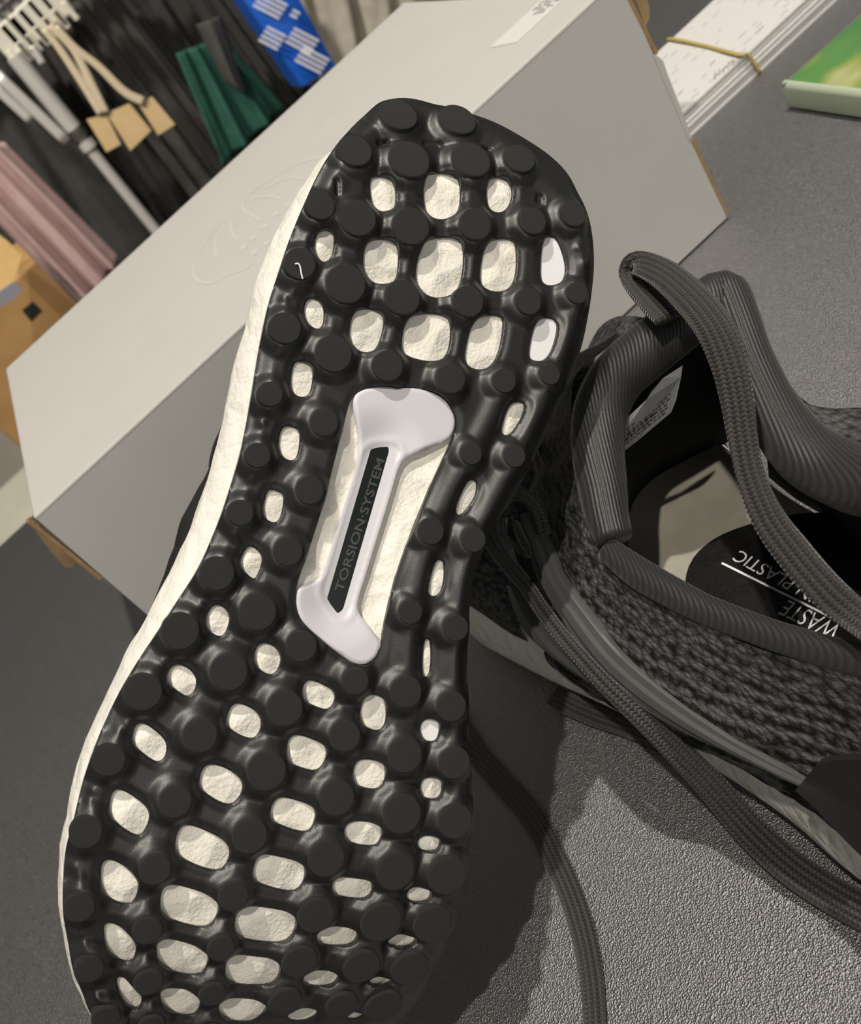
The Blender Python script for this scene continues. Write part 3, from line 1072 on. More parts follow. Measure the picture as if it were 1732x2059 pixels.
# torsion plate: dished lavender plate with a bar, black inlay and raised letters
PLATE = c3([(712, 232), (745, 200), (800, 184), (850, 180), (905, 184), (930, 192), (960, 184), (1030, 190), (1108, 216), (1157, 258), (1186, 312), (1192, 360), (1166, 428),
            (1080, 455), (1005, 485), (950, 515), (925, 560), (895, 670), (830, 880), (775, 1060), (745, 1150), (736, 1205), (755, 1250), (800, 1310), (846, 1362),
            (841, 1390), (822, 1436), (780, 1468), (722, 1466), (662, 1421), (602, 1376), (484, 1281), (450, 1203), (456, 1108), (520, 1090), (578, 1062), (600, 990), (650, 830),
            (710, 640), (740, 540), (748, 470), (744, 390), (722, 300)])
plate_uv = closed_smooth([px2s(x, y, -0.0008) for x, y in PLATE], 200)
INLAY = c3([(765, 515), (800, 478), (890, 470), (915, 485), (912, 530), (840, 760), (760, 1010), (700, 1200), (680, 1228), (655, 1222), (612, 1165), (588, 1120), (592, 1085), (640, 930), (700, 730)])
inlay_uv = closed_smooth([px2s(x, y, -0.0016) for x, y in INLAY], 120)
inlay_uv = inlay_uv.mean(0) + (inlay_uv - inlay_uv.mean(0)) * 1.06
spine = pxs(c3([(850, 470), (640, 1190)]))


def plate_w(P):
    d = seg_dist(P, spine[:1], spine[1:])
    dish = sm(d / 0.0125)
    d_in = seg_dist(P, inlay_uv, np.roll(inlay_uv, -1, axis=0))
    ins = inside(P, inlay_uv)
    w = -0.0022 + 0.0021 * dish
    w = w + 0.0003 * np.exp(-((d_in - 0.0012) / 0.0010) ** 2) * ~ins
    do = seg_dist(P, plate_uv, np.roll(plate_uv, -1, axis=0))
    return w - 0.0004 * (1 - sm(do / 0.0007))


pv, pf = cdt_region(plate_uv, [], 0.0005)
pw = sole_h(pv[:, 0], pv[:, 1]) + plate_w(pv)
E2 = border_edges(pf)
bs = sorted({a for e in E2 for a in e})
pp_ = {v: i for i, v in enumerate(bs)}
bi = np.array(bs)
P3 = np.vstack([s2w(pv[:, 0], pv[:, 1], pw), s2w(pv[bi, 0], pv[bi, 1], pw[bi] - 0.0022)])
n0 = len(pv)
torsion_plate = obj('torsion_plate', P3, [tuple(map(int, t)) for t in pf] + [(b, a, n0 + pp_[a], n0 + pp_[b]) for a, b in E2], M['plate'], running_shoe, smooth=True, sharp=60)
iv, if_ = cdt_region(grow(inlay_uv, 0.985), [], 0.0012)
iw = sole_h(iv[:, 0], iv[:, 1]) - 0.0020
E3 = border_edges(if_)
bs = sorted({a for e in E3 for a in e})
pp_ = {v: i for i, v in enumerate(bs)}
bi = np.array(bs)
P3 = np.vstack([s2w(iv[:, 0], iv[:, 1], iw), s2w(iv[bi, 0], iv[bi, 1], iw[bi] - 0.001)])
n0 = len(iv)
obj('black_inlay', P3, [tuple(map(int, t)) for t in if_] + [(b, a, n0 + pp_[a], n0 + pp_[b]) for a, b in E3], M['gloss_black'], torsion_plate, smooth=True, sharp=40)
la = s2w(*px2s(*c3([(668, 1135)])[0], -0.002), -0.0020)
lb = s2w(*px2s(*c3([(864, 522)])[0], -0.002), -0.0020)
lc = s2w(*px2s(*c3([(630, 1125)])[0], -0.002), -0.0020)
tv, tf, tz = text_geo('TORSION\u00b7SYSTEM', la, lb - la, lc - la, np.linalg.norm(lb - la), np.linalg.norm(lc - la) * 1.05, bold=0.018)
if tz @ SN < 0:
    tz = -tz
nt_ = len(tv)
TE = border_edges([(f[0], f[i], f[i + 1]) for f in tf for i in range(1, len(f) - 1)])
obj('raised_lettering', np.vstack([tv + tz * 0.00022, tv + tz * 0.00002]), tf + [(b, a, a + nt_, b + nt_) for a, b in TE], M['letter_dark'], torsion_plate, smooth=False)

# upper of the upturned shoe, behind the sole
NS, NA = 60, 25
uvv = []
iL, iR = inset(sl, 0.955), inset(rt0, 0.88)
uv_rows = []
for i in range(NST):
    f = i / (NST - 1)
    s = tt[i]
    hgt = np.interp(s, [0, 0.06, 0.2, 0.36, 0.5, 0.75, 0.93, 1.0], [0.018, 0.050, 0.064, 0.060, 0.053, 0.032, 0.012, 0.006])
    hgt *= min(1.0, math.sqrt(max(0.0, 1 - (2 * s - 1) ** 8)) + 0.02)
    base = -0.023
    L, R = iL[i], iR[i]
    hb = float(sole_h(0, (L[1] + R[1]) / 2))
    for k in range(NA):
        a = math.pi * k / (NA - 1)
        x = 0.5 - 0.5 * math.copysign(abs(math.cos(a)) ** 0.8, math.cos(a))
        z = math.sin(a) ** 0.6
        p = L + (R - L) * x
        dip = 0.0
        if 0.07 < s < 0.42:
            dip = 0.034 * sm(1 - abs(x - 0.5) / 0.34) * math.sin(math.pi * (s - 0.07) / 0.35)
        uv_rows.append(s2w(p[0], p[1], hb + base - hgt * z + dip))
obj('upper', np.array(uv_rows), grid_faces(NST, NA), M['knit'], running_shoe, smooth=True,
    uv=np.array([(i * 0.002, 0.2) for i in range(NST) for k in range(NA)]))
CAGE_A = [[(452, 838), (440, 868), (429, 894), (421, 935), (430, 960)], [(428, 925), (412, 958), (400, 978), (386, 1004), (374, 1026), (366, 1048), (385, 1075)],
          [(380, 1015), (364, 1045), (355, 1078), (351, 1098), (354, 1122)], [(352, 1095), (340, 1124), (330, 1156), (316, 1192), (304, 1228), (318, 1240)]]
for Lp in CAGE_A:
    P = catmull(np.array([px2s(x, y, -0.026) for x, y in Lp]), 16)
    rows = []
    for off, du in ((-0.016, 0.008), (-0.0205, 0.0012), (-0.0255, 0.0), (-0.031, 0.0002), (-0.045, 0.005), (-0.046, 0.009), (-0.03, 0.010)):
        rows.append(s2w(P[:, 0] + du, P[:, 1], sole_h(P[:, 0], P[:, 1]) + off))
    v = np.vstack(rows)
    obj('cage_strap', v, grid_faces(len(rows), len(P)), M['tpu_dark'], running_shoe, smooth=True, sharp=60)


def lace_from(name, pts, parent, mat, n=120, ht=0.0009, ups=(0, 0, 1), nsec=14):
    """pts: (px, py, z, full width px[, normal]); flat lace through those points"""
    P = np.array([onz(x, y, z) for x, y, z, w in pts])
    hw = np.array([w * 0.5 * depth_of(p) / FPX for p, (x, y, z, w) in zip(P, pts)])
    Q = catmull(np.c_[P, hw], n)
    U = np.asarray(ups, float)
    if U.ndim == 2:
        kk = np.linspace(0, 1, len(U))
        U = np.array([np.interp(np.linspace(0, 1, n), kk, U[:, j]) for j in range(3)]).T
    v, f, uv = sweep(Q[:, :3], Q[:, 3], ht, U, nsec)
    return obj(name, v, f, mat, parent, smooth=True, uv=uv)


lace_from('lace', [(905, 1420, 0.004, 40), (950, 1500, 0.0015, 46), (1000, 1562, 0.0013, 48), (1045, 1612, 0.0013, 50), (1085, 1665, 0.0013, 52), (1120, 1735, 0.0013, 54), (1152, 1810, 0.0013, 56),
                   (1176, 1890, 0.0013, 56), (1190, 1970, 0.0013, 54), (1197, 2059, 0.0013, 52), (1200, 2140, 0.0013, 52)], running_shoe, M['lace'])

# ------------------------------------------------------------------ second shoe, standing on the counter, heel towards the viewer
shoe_b = thing('running_shoe', 'black knit running shoe standing upright on the counter, its open collar showing the insole', 'shoe', (0.18, -0.2, 0))


def outline(ys, xs, n):
    return np.array([np.interp(np.linspace(0, 1, n), np.linspace(0, 1, len(ys)), xs)]).T


# plan of the sole at the counter: left and right edge against y (toe at y ~ -0.03, heel at y ~ -0.31)
SB_Y = np.array([-0.028, -0.036, -0.060, -0.100, -0.140, -0.180, -0.215, -0.250, -0.280, -0.302, -0.312])
SB_L = np.array([0.168, 0.140, 0.116, 0.103, 0.110, 0.1215, 0.129, 0.1345, 0.1365, 0.148, 0.175])
SB_R = np.array([0.172, 0.196, 0.213, 0.220, 0.218, 0.212, 0.211, 0.214, 0.213, 0.204, 0.178])


def plan(k, n=90):
    t = (1 - np.cos(np.linspace(0, math.pi, n))) / 2
    s = np.linspace(0, 1, len(SB_Y))
    L = catmull(np.c_[SB_L, SB_Y], 300)
    R = catmull(np.c_[SB_R, SB_Y], 300)

    def even(P):
        d = np.r_[0, np.cumsum(np.linalg.norm(np.diff(P, axis=0), axis=1))]
        return np.array([np.interp(t * d[-1], d, P[:, j]) for j in range(2)]).T
    L, R = even(L), even(R)
    c = (L + R) / 2
    L = c + (L - c) * k
    R = c + (R - c) * k
    return np.vstack([L, R[::-1][1:-1]])


def loft(rings, cap0=True, cap1=True):
    n = len(rings[0])
    v = np.vstack(rings)
    f = grid_faces(len(rings), n, True)
    if cap0:
        f.append(tuple(range(n))[::-1])
    if cap1:
        f.append(tuple(range((len(rings) - 1) * n, len(rings) * n)))
    return v, f


def pz(k, z):
    p = plan(k)
    toe = 0.010 * np.clip((p[:, 1] + 0.10) / 0.07, 0, 1) ** 2
    return np.c_[p, np.full(len(p), z) + toe]


v, f = loft([pz(0.90, 0.0005), pz(0.95, 0.0), pz(0.97, 0.0022), pz(0.965, 0.0045)])
obj('outsole', v, f, M['rubber'], shoe_b, smooth=True, sharp=50)
v, f = loft([pz(0.965, 0.0042), pz(0.995, 0.006), pz(1.015, 0.010), pz(1.0, 0.015), pz(0.96, 0.021), pz(0.91, 0.027), pz(0.88, 0.029)])
obj('midsole', v, f, M['foam_side'], shoe_b, smooth=True)

# knit upper, near side and tongue front: rim row first, then rows down to the midsole
KN = [
    [(1300, 640, .104), (1270, 640, .092), (1235, 650, .075), (1210, 700, .055), (1190, 760, .03)],
    [(1215, 705, .102), (1185, 715, .090), (1155, 740, .075), (1120, 790, .055), (1100, 850, .03)],
    [(1165, 745, .098), (1142, 775, .088), (1112, 825, .074), (1082, 890, .054), (1050, 960, .03)],
    [(1150, 790, .095), (1124, 845, .083), (1092, 910, .066), (1058, 975, .048), (1030, 1050, .026)],
    [(1153, 880, .090), (1118, 940, .077), (1088, 990, .062), (1058, 1050, .045), (1025, 1130, .024)],
    [(1170, 980, .085), (1126, 1025, .073), (1094, 1075, .060), (1068, 1140, .045), (1045, 1200, .024)],
    [(1198, 1065, .080), (1158, 1110, .070), (1126, 1165, .058), (1098, 1225, .044), (1080, 1280, .024)],
    [(1226, 1120, .0765), (1190, 1180, .066), (1160, 1240, .055), (1132, 1300, .042), (1120, 1345, .024)],
    [(1300, 1196, .0750), (1264, 1262, .063), (1236, 1322, .053), (1214, 1366, .040), (1200, 1400, .024)],
    [(1420, 1258, .0750), (1382, 1342, .062), (1352, 1410, .052), (1332, 1450, .040), (1320, 1470, .026)],
    [(1550, 1312, .0765), (1520, 1406, .062), (1492, 1480, .052), (1470, 1512, .040), (1455, 1520, .026)],
    [(1680, 1345, .0790), (1652, 1455, .063), (1625, 1540, .050), (1600, 1575, .040), (1590, 1600, .028)],
    [(1800, 1370, .0840), (1780, 1510, .064), (1760, 1610, .050), (1740, 1660, .040), (1730, 1700, .028)],
    [(1930, 1400, .0900), (1910, 1560, .066), (1890, 1680, .050), (1870, 1740, .040), (1860, 1800, .028)],
]


def surf(rows, nu, nv, bulge=0.0):
    """smooth grid through rows of points (rows: list of columns of 3-D points)"""
    A = np.array(rows, float)
    B = np.array([catmull(c, nv) for c in A])
    return np.array([catmull(B[:, j], nu) for j in range(nv)]).transpose(1, 0, 2)


K3 = [[onz(*p) for p in col] for col in KN]
G = surf(K3, 150, 36)
# gathers and loose rows of the knit as real relief
nu, nv = G.shape[:2]
du = np.gradient(G, axis=0)
dv = np.gradient(G, axis=1)
NN = np.cross(du, dv)
NN /= np.linalg.norm(NN, axis=2)[:, :, None] + 1e-12
if (NN[:, :, 0].mean()) > 0:
    NN = -NN
uu, vv = np.meshgrid(np.arange(nu) / nu, np.arange(nv) / nv, indexing='ij')
gath = 0.0012 * np.sin(uu * 95) * np.clip((0.55 - uu) / 0.2, 0, 1) * np.sin(np.clip(vv * 1.25, 0, 1) * math.pi) ** 0.7
rowsr = 0.0008 * np.sin(vv * 70 + 3 * np.sin(uu * 14) + 1.5 * np.sin(uu * 37)) * sm((vv - 0.25) / 0.35) * sm((uu - 0.25) / 0.2)
lump = 0.0016 * np.sin(np.pi * np.clip(vv, 0, 1)) ** 0.8
G = G + NN * (gath + rowsr + lump)[:, :, None]
uvk = np.stack([uu * 0.3, vv], 2).reshape(-1, 2)
knit_geo = (G.reshape(-1, 3), grid_faces(nu, nv))
# far side wall of the upper, leaning outwards, and round the heel to the near side
FARK = [((1452, 585, .101), (1462, 578, .093)), ((1490, 615, .100), (1506, 640, .090)), ((1505, 690, .096), (1545, 715, .085)), ((1555, 800, .090), (1600, 800, .080)),
        ((1610, 862, .086), (1660, 822, .076)), ((1700, 905, .084), (1735, 820, .074)), ((1850, 935, .086), (1880, 850, .074))]
cols = []
for a, b_ in FARK:
    A_, B_ = onz(*a), onz(*b_)
    xr = float(np.interp(-B_[1], -SB_Y, SB_R))
    cols.append([A_, B_, np.array([max(xr * 0.5 + B_[0] * 0.5, xr), B_[1], 0.052]), np.array([xr - 0.002, B_[1], 0.024])])
near_rim_end, near_mid_end = K3[-1][0], K3[-1][2]
for (rx, ry, rz_), (bx_, by_) in (((0.213, -0.286, 0.090), (0.214, -0.282)), ((0.198, -0.310, 0.098), (0.203, -0.302)), ((0.180, -0.317, 0.102), (0.180, -0.311)), ((0.166, -0.315, 0.098), (0.158, -0.307))):
    cols.append([np.array([rx, ry, rz_]), np.array([rx + 0.003 * (rx - 0.18) / 0.03, ry - 0.004, rz_ - 0.014]), np.array([bx_, by_ - 0.004, 0.052]), np.array([bx_, by_, 0.024])])
cols.append([near_rim_end, K3[-1][1], near_mid_end, np.array([0.1375, -0.290, 0.024])])
G2 = surf(cols, 70, 24)
knit2 = (G2.reshape(-1, 3), grid_faces(70, 24))
v, f = join(knit_geo, knit2)
u2, v2 = np.meshgrid(np.arange(70) / 70, np.arange(24) / 24, indexing='ij')
uvall = np.vstack([uvk, np.stack([u2 * 0.15, v2 * 0.5], 2).reshape(-1, 2)])
obj('knit_upper', v, f, M['knit'], shoe_b, smooth=True, uv=uvall)
# forefoot of the upper, from the tongue down to the toe
tk = []
ys = np.linspace(-0.148, -0.034, 28)
p0 = plan(0.92)
for y in ys:
    xl = np.interp(-y, -SB_Y, SB_L)
    xr = np.interp(-y, -SB_Y, SB_R)
    c, hw = (xl + xr) / 2, (xr - xl) / 2 * 0.93
    hz = np.interp(y, [-0.175, -0.15, -0.12, -0.08, -0.05, -0.034], [0.004, 0.018, 0.033, 0.030, 0.022, 0.012])
    for k in range(21):
        a = math.pi * k / 20
        tk.append((c - hw * math.copysign(abs(math.cos(a)) ** 0.8, math.cos(a)), y, 0.026 + 0.006 * max(0, (y + 0.1) / 0.07) + hz * math.sin(a) ** 0.7))
obj('toe_box', tk, grid_faces(28, 21), M['knit'], shoe_b, smooth=True, uv=np.array([(i * 0.004, 0.1) for i in range(28) for k in range(21)]))

# padded collar lining: one soft roll round the tongue and both sides
COLLAR = [(1236, 1085, .0785, 38), (1222, 1040, .081, 44), (1212, 980, .0845, 50), (1203, 900, .0885, 54), (1208, 828, .0925, 56), (1240, 762, .0965, 58),
          (1300, 706, .0995, 60), (1365, 655, .1015, 58), (1420, 612, .1025, 54), (1458, 590, .1015, 48), (1488, 640, .0985, 40), (1512, 720, .094, 44), (1552, 820, .0885, 56),
          (1615, 905, .084, 66), (1690, 950, .082, 72), (1790, 975, .084, 76), (1900, 1000, .088, 80)]
P = np.array([onz(x, y, z) for x, y, z, r in COLLAR])
R_ = np.array([r * depth_of(p) / FPX for p, (x, y, z, r) in zip(P, COLLAR)])
xe = np.array([(0.212, -0.290, 0.091), (0.197, -0.309, 0.099), (0.180, -0.316, 0.103), (0.167, -0.314, 0.100)])
P = np.vstack([P[:-1], xe])
R_ = np.r_[R_[:-1], 0.0085, 0.0075, 0.0065, 0.0055]
Q = catmull(np.c_[P, R_], 190)
v, f, uv = sweep(Q[:, :3], Q[:, 3], Q[:, 3] * 0.8, AXB * 0.6 + np.array([0, 0, 0.6]), 24, 1.0)
obj('collar_padding', v, f, M['twill'], shoe_b, smooth=True, uv=uv)
NEAR = [(1224, 1106, .0770, 26), (1262, 1136, .0765, 31), (1300, 1162, .0765, 33), (1372, 1202, .0765, 32), (1425, 1228, .0765, 31), (1502, 1258, .0770, 31), (1560, 1279, .0775, 32), (1648, 1306, .079, 33),
        (1740, 1330, .0815, 34), (1840, 1352, .086, 38), (1930, 1376, .090, 40)]
P = np.array([onz(x, y, z) for x, y, z, r in NEAR])
R_ = np.array([r * depth_of(p) / FPX for p, (x, y, z, r) in zip(P, NEAR)])
Q2 = catmull(np.c_[P, R_], 110)
v, f, uv = sweep(Q2[:, :3], Q2[:, 3], Q2[:, 3] * 0.75, AXB, 20, 1.0)
obj('collar_rim', v, f, M['twill'], shoe_b, smooth=True, uv=uv)
# dark inner wall below the rolls
cx, cy = 0.178, -0.225
rows = []
loopP = np.vstack([Q[::-1, :3], Q2[2:, :3]])
for z, k, fw_ in ((None, 1.0, 0.0), (0.072, 1.03, 0.003), (0.058, 1.05, 0.007), (0.045, 1.06, 0.016), (0.030, 1.06, 0.028)):
    q = loopP.copy()
    q[:, 0] = cx + (q[:, 0] - cx) * k
    q[:, 1] = cy + (q[:, 1] - cy) * k + fw_ * sm((q[:, 1] + 0.225) / 0.05)
    if z is not None:
        q[:, 2] = np.minimum(q[:, 2], z)
    rows.append(q)
obj('inner_lining', np.vstack(rows), grid_faces(len(rows), len(loopP), True), M['inside'], shoe_b, smooth=True)
# insole with its black printed heel pad
ip = plan(0.86)
ip = ip[(ip[:, 1] < -0.06)]
IZ = 0.034
iv = np.c_[ip, np.full(len(ip), IZ)]
obj('insole', np.vstack([iv, iv - np.array([0, 0, 0.003])]), [tuple(range(len(iv)))] + [(i, i + len(iv), (i + 1) % len(iv) + len(iv), (i + 1) % len(iv)) for i in range(len(iv))],
    M['insole'], shoe_b, smooth=False)
insole = bpy.context.scene.objects['insole']
PAD = [(1378, 1190), (1382, 1150), (1400, 1115), (1440, 1082), (1500, 1058), (1570, 1040), (1660, 1030), (1760, 1040), (1830, 1090), (1840, 1180), (1800, 1290), (1700, 1330), (1600, 1300), (1500, 1260), (1420, 1228)]
pu = closed_smooth([onz(x, y, IZ)[:2] for x, y in PAD], 60)
pvv = np.c_[pu, np.full(60, IZ + 0.0006)]
obj('heel_pad', np.vstack([pvv, pvv - np.array([0, 0, 0.0005])]), [tuple(range(60))] + [(i, i + 60, (i + 1) % 60 + 60, (i + 1) % 60) for i in range(60)], M['pad'], insole, smooth=False)


def iz(px, py):
    return onz(px, py, IZ + 0.0009)


def text_px(body, p_start, p_end, p_up, parent, mat, name='printed_lettering'):
    """word whose baseline runs p_start -> p_end, cap line through p_up (above the start)"""
    a, b, c = iz(*p_start), iz(*p_end), iz(*p_up)
    v, f, z = text_geo(body, a, b - a, c - a, np.linalg.norm(b - a), abs((c - a) @ (np.cross([0, 0, 1], (b - a) / np.linalg.norm(b - a)))))
    o = obj(name, v, f, mat, parent, smooth=False)
    return o


text_px('WASTE', (1698, 1258), (1588, 1206), (1674, 1288), insole, M['letter_white'])
text_px('IN PLASTIC', (1648, 1190), (1490, 1106), (1630, 1212), insole, M['letter_white'])
ra, rb = iz(1452, 1132), iz(1690, 1250)
v, f, _ = sweep(catmull([ra, (ra + rb) / 2, rb], 8), 0.00035, 0.0001, (0, 0, 1), 4, 1.0)
obj('printed_rule', v, f, M['letter_white'], insole, smooth=False)
# size tag on the inside of the tongue
TAG = [(1237, 922, .062), (1238, 894, .067), (1248, 853, .073), (1301, 803, .079), (1310, 787, .081), (1334, 760, .083), (1373, 735, .083), (1370, 758, .080), (1360, 804, .073),
       (1350, 829, .069), (1333, 844, .067), (1285, 884, .064)]
tp = np.array([onz(x, y, z + 0.013) for x, y, z in TAG])
nt_ = len(tp)
off = (CAM_C - tp.mean(0)) / np.linalg.norm(CAM_C - tp.mean(0)) * 0.0004
tagm = obj('size_tag', np.vstack([tp + off, tp - off]), [tuple(range(nt_))] + [tuple(range(nt_, 2 * nt_))[::-1]] + [(i, i + nt_, (i + 1) % nt_ + nt_, (i + 1) % nt_) for i in range(nt_)],
           M['label_paper'], shoe_b, smooth=False, label='grey white printed size tag inside the tongue')
pl0, pla, plb = onz(1241, 912, .0765), onz(1346, 829, .0820), onz(1252, 862, .085)
GG = []
for r in range(5):
    x = 0.04
    while x < 0.92:
        w = random.uniform(0.02, 0.07)
        y0 = 0.10 + r * 0.17
        hgt = 0.10 if r in (1, 2) and x < 0.6 else 0.055
        q = [pl0 + (pla - pl0) * a + (plb - pl0) * b + off * 2.0 for a, b in ((x, y0), (x + w, y0), (x + w + 0.01, y0 + hgt), (x + 0.01, y0 + hgt))]
        GG.append((q, [(0, 1, 2, 3)]))
        x += w + random.uniform(0.015, 0.04)
v, f = join(*GG)
obj('tag_print', v, f, M['ink_black'], tagm, smooth=False)

# moulded cage straps on the near side: stepped ribbons
def strap(name, left, right, mat, lift=0.0022, parent=shoe_b, n=46, ridge=0.0014, z0=0.012, z1=0.010):
    """left / right: (px, py, z) edge lines; a stepped moulded band between them"""
    A = catmull([onz(x, y, z + z0 + z1 * k / len(left)) for k, (x, y, z) in enumerate(left)], n)
    B = catmull([onz(x, y, z + z0 + z1 * k / len(right)) for k, (x, y, z) in enumerate(right)], n)
    t = np.gradient((A + B) / 2, axis=0)
    w = B - A
    nn = np.cross(w, t)
    nn /= np.linalg.norm(nn, axis=1)[:, None] + 1e-12
    if (nn @ AXB).mean() < 0:
        nn = -nn
    cols = [(-0.02, -lift), (0.0, 0.0), (0.06, ridge * 0.4), (0.34, ridge * 0.5), (0.40, ridge * 1.5), (0.66, ridge * 1.6), (0.72, ridge * 0.6), (0.94, ridge * 0.5), (1.0, 0.0), (1.02, -lift)]
    v = np.vstack([A + w * c + nn * h for c, h in cols])
    f = grid_faces(len(cols), n)
    k = len(cols) - 1
    f += [tuple(j * n for j in range(len(cols)))[::-1], tuple(j * n + n - 1 for j in range(len(cols)))]
    return obj(name, v, f, mat, parent, smooth=True, sharp=35)


strap('cage_strap', [(1046, 1052, .060), (1062, 1100, .057), (1080, 1150, .053), (1101, 1198, .049), (1166, 1300, .041), (1226, 1372, .036), (1316, 1440, .032), (1416, 1492, .030), (1521, 1536, .029), (1650, 1600, .026)],
      [(1070, 1026, .062), (1092, 1070, .059), (1113, 1118, .056), (1130, 1162, .053), (1218, 1280, .045), (1280, 1342, .041), (1370, 1414, .037), (1470, 1482, .034), (1566, 1536, .031), (1668, 1588, .027)], M['tpu'])
strap('cage_strap', [(1022, 1182, .044), (1034, 1225, .040), (1052, 1262, .036), (1086, 1300, .032), (1146, 1338, .029), (1216, 1384, .028)],
      [(1050, 1176, .047), (1072, 1212, .044), (1106, 1262, .040), (1140, 1306, .036), (1180, 1340, .033), (1230, 1376, .031)], M['tpu'], ridge=0.0018)
strap('cage_strap', [(1018, 1050, .055), (1022, 1090, .053), (1032, 1130, .050), (1046, 1166, .048)],
      [(1034, 1040, .057), (1044, 1085, .055), (1058, 1130, .052), (1074, 1172, .050)], M['tpu_dark'], ridge=0.001)
strap('heel_counter', [(1600, 1590, .027), (1640, 1625, .024), (1700, 1690, .022), (1780, 1770, .022), (1860, 1860, .022)],
      [(1640, 1540, .040), (1690, 1528, .044), (1760, 1530, .047), (1830, 1550, .050), (1920, 1590, .055)], M['tpu_dark'], ridge=0.0004, z0=0.026, z1=0.006)
strap('cage_strap', [(1513, 690, .088), (1538, 728, .084), (1580, 790, .078), (1630, 838, .073)],
      [(1522, 696, .086), (1552, 728, .082), (1594, 784, .076), (1650, 830, .070)], M['tpu_dark'], lift=0.0008, ridge=0.0004, z0=-0.004, z1=0.0)

# laces of the standing shoe
lace_from('lace', [(1085, 870, .072, 30), (1062, 908, .073, 30), (1045, 945, .074, 32), (1018, 985, .074, 34), (992, 1015, .073, 34)], shoe_b, M['lace'], 50, 0.001, AXB)
# loop through the top eyelet, running down the cage and out across the counter
loopl = [(1096, 1075, .073, 26), (1085, 1032, .077, 26), (1066, 1003, .079, 26), (1036, 993, .079, 30), (1004, 1008, .078, 34), (985, 1040, .076, 36), (986, 1076, .074, 36), (1003, 1108, .072, 36),
         (1028, 1142, .071, 34), (1060, 1180, .069, 32), (1090, 1225, .067, 32), (1128, 1275, .064, 32), (1172, 1326, .061, 34), (1222, 1380, .057, 38), (1288, 1440, .049, 46), (1356, 1505, .037, 54),
         (1430, 1580, .023, 62), (1505, 1665, .012, 68), (1580, 1735, .008, 72), (1660, 1790, .006, 76), (1760, 1845, .005, 80), (1860, 1895, .004, 84)]
lace_from('lace', loopl, shoe_b, M['lace'], 260, 0.0011, AXB)
lace_from('lace', [(1036, 1050, .074, 16), (1048, 1080, .073, 20), (1062, 1105, .071, 20), (1060, 1114, .069, 18), (1035, 1100, .069, 18), (1012, 1075, .070, 16), (1008, 1045, .071, 16), (1018, 1018, .073, 14)],
          shoe_b, M['lace'], 60, 0.001, AXB)
# the other end, folded over the tongue and hanging across the opening
lace_from('lace', [(1345, 640, .112, 62), (1312, 606, .113, 60), (1283, 572, .114, 56), (1270, 548, .115, 52), (1280, 532, .117, 56), (1305, 535, .118, 66), (1345, 558, .1185, 76), (1395, 604, .1185, 84),
                   (1438, 660, .117, 84), (1465, 725, .113, 78), (1482, 800, .108, 70), (1494, 880, .103, 62), (1510, 955, .099, 60), (1545, 1040, .095, 70), (1595, 1110, .092, 78), (1655, 1180, .090, 78),
                   (1715, 1235, .089, 74), (1790, 1290, .092, 74)], shoe_b, M['lace_brown'], 220, 0.0011, AXB)
# short strand on the counter under the cage
lace_from('lace', [(1114, 1398, .0035, 44), (1150, 1418, .003, 46), (1200, 1440, .0025, 46), (1262, 1462, .002, 44), (1330, 1488, .0016, 42), (1400, 1505, .0014, 38), (1480, 1512, .0014, 36)], shoe_b, M['lace'], 80, 0.0011, (0, 0, 1))

# ------------------------------------------------------------------ banded stack of printed cards beside the box
y_near, y_far = onz(1524, 150, 0)[1], onz(1350, 80, 0.014)[1]
x_left = 0.330
ORD = ['lowest printed white card of the stack held by a tan rubber band', 'second printed white card from the bottom of the banded stack', 'third white card from the bottom of the banded stack',
       'third white card from the top of the banded stack', 'white card just under the top one in the banded stack', 'topmost printed white card of the stack held by a tan rubber band']
hc = 0.0145 / 6
top_card = None
for k in range(6):
    dx, dy = random.uniform(-0.0015, 0.002), random.uniform(-0.0012, 0.0012)
    nm = 'printed_card'
    v, f = box_geo((x_left + dx, y_near + dy, hc * k), (0.60 + dx, y_far + dy, hc * (k + 1) - 0.0004), 0.0004)
    top_card = tag(obj(nm, v, f, M['paper'], None, smooth=False), ORD[k], 'card', 'banded stack of printed cards')
TZ = hc * 6 - 0.0003
GG, GP = [], []
nl = 15
for r in range(nl):
    y = y_near + (y_far - y_near) * (0.06 + 0.9 * r / nl)
    x = x_left + 0.01
    while x < 0.585:
        w = random.uniform(0.002, 0.007)
        if random.random() < (0.22 if r % 3 else 0.5):
            h = 0.0009
            q = [(x, y, TZ), (x + w, y, TZ), (x + w + 0.0004, y + h, TZ), (x + 0.0004, y + h, TZ)]
            (GG if random.random() < 0.12 else GP).append((q, [(0, 1, 2, 3)]))
        x += w + random.uniform(0.002, 0.006)
v, f = join(*GP)
obj('pale_print', v, f, M['ink_pale'], top_card, smooth=False, kind='stuff')
v, f = join(*GG)
obj('dark_print', v, f, M['ink'], top_card, smooth=False, kind='stuff')
scr = []
for k in range(44):
    t = k / 43
    px, py = 1436 + 56 * t, 153 - 38 * t
    amp = 5.5 * (1 + 0.8 * math.sin(k * 0.9))
    p = onz(px + 1.5 * math.sin(k * 1.9), py + amp * math.sin(k * 2.1), TZ)
    scr.append(p)
v, f, _ = sweep(catmull(scr, 200), 0.00016, 0.00005, (0, 0, 1), 4, 1.0)
obj('handwriting', v, f, M['ink'], top_card, smooth=False)
bx = (onz(1505, 105, TZ)[0] + onz(1350, 82, TZ)[0]) / 2
xn, xf_ = onz(1512, 110, TZ)[0], onz(1350, 82, TZ)[0]
e = 0.0006
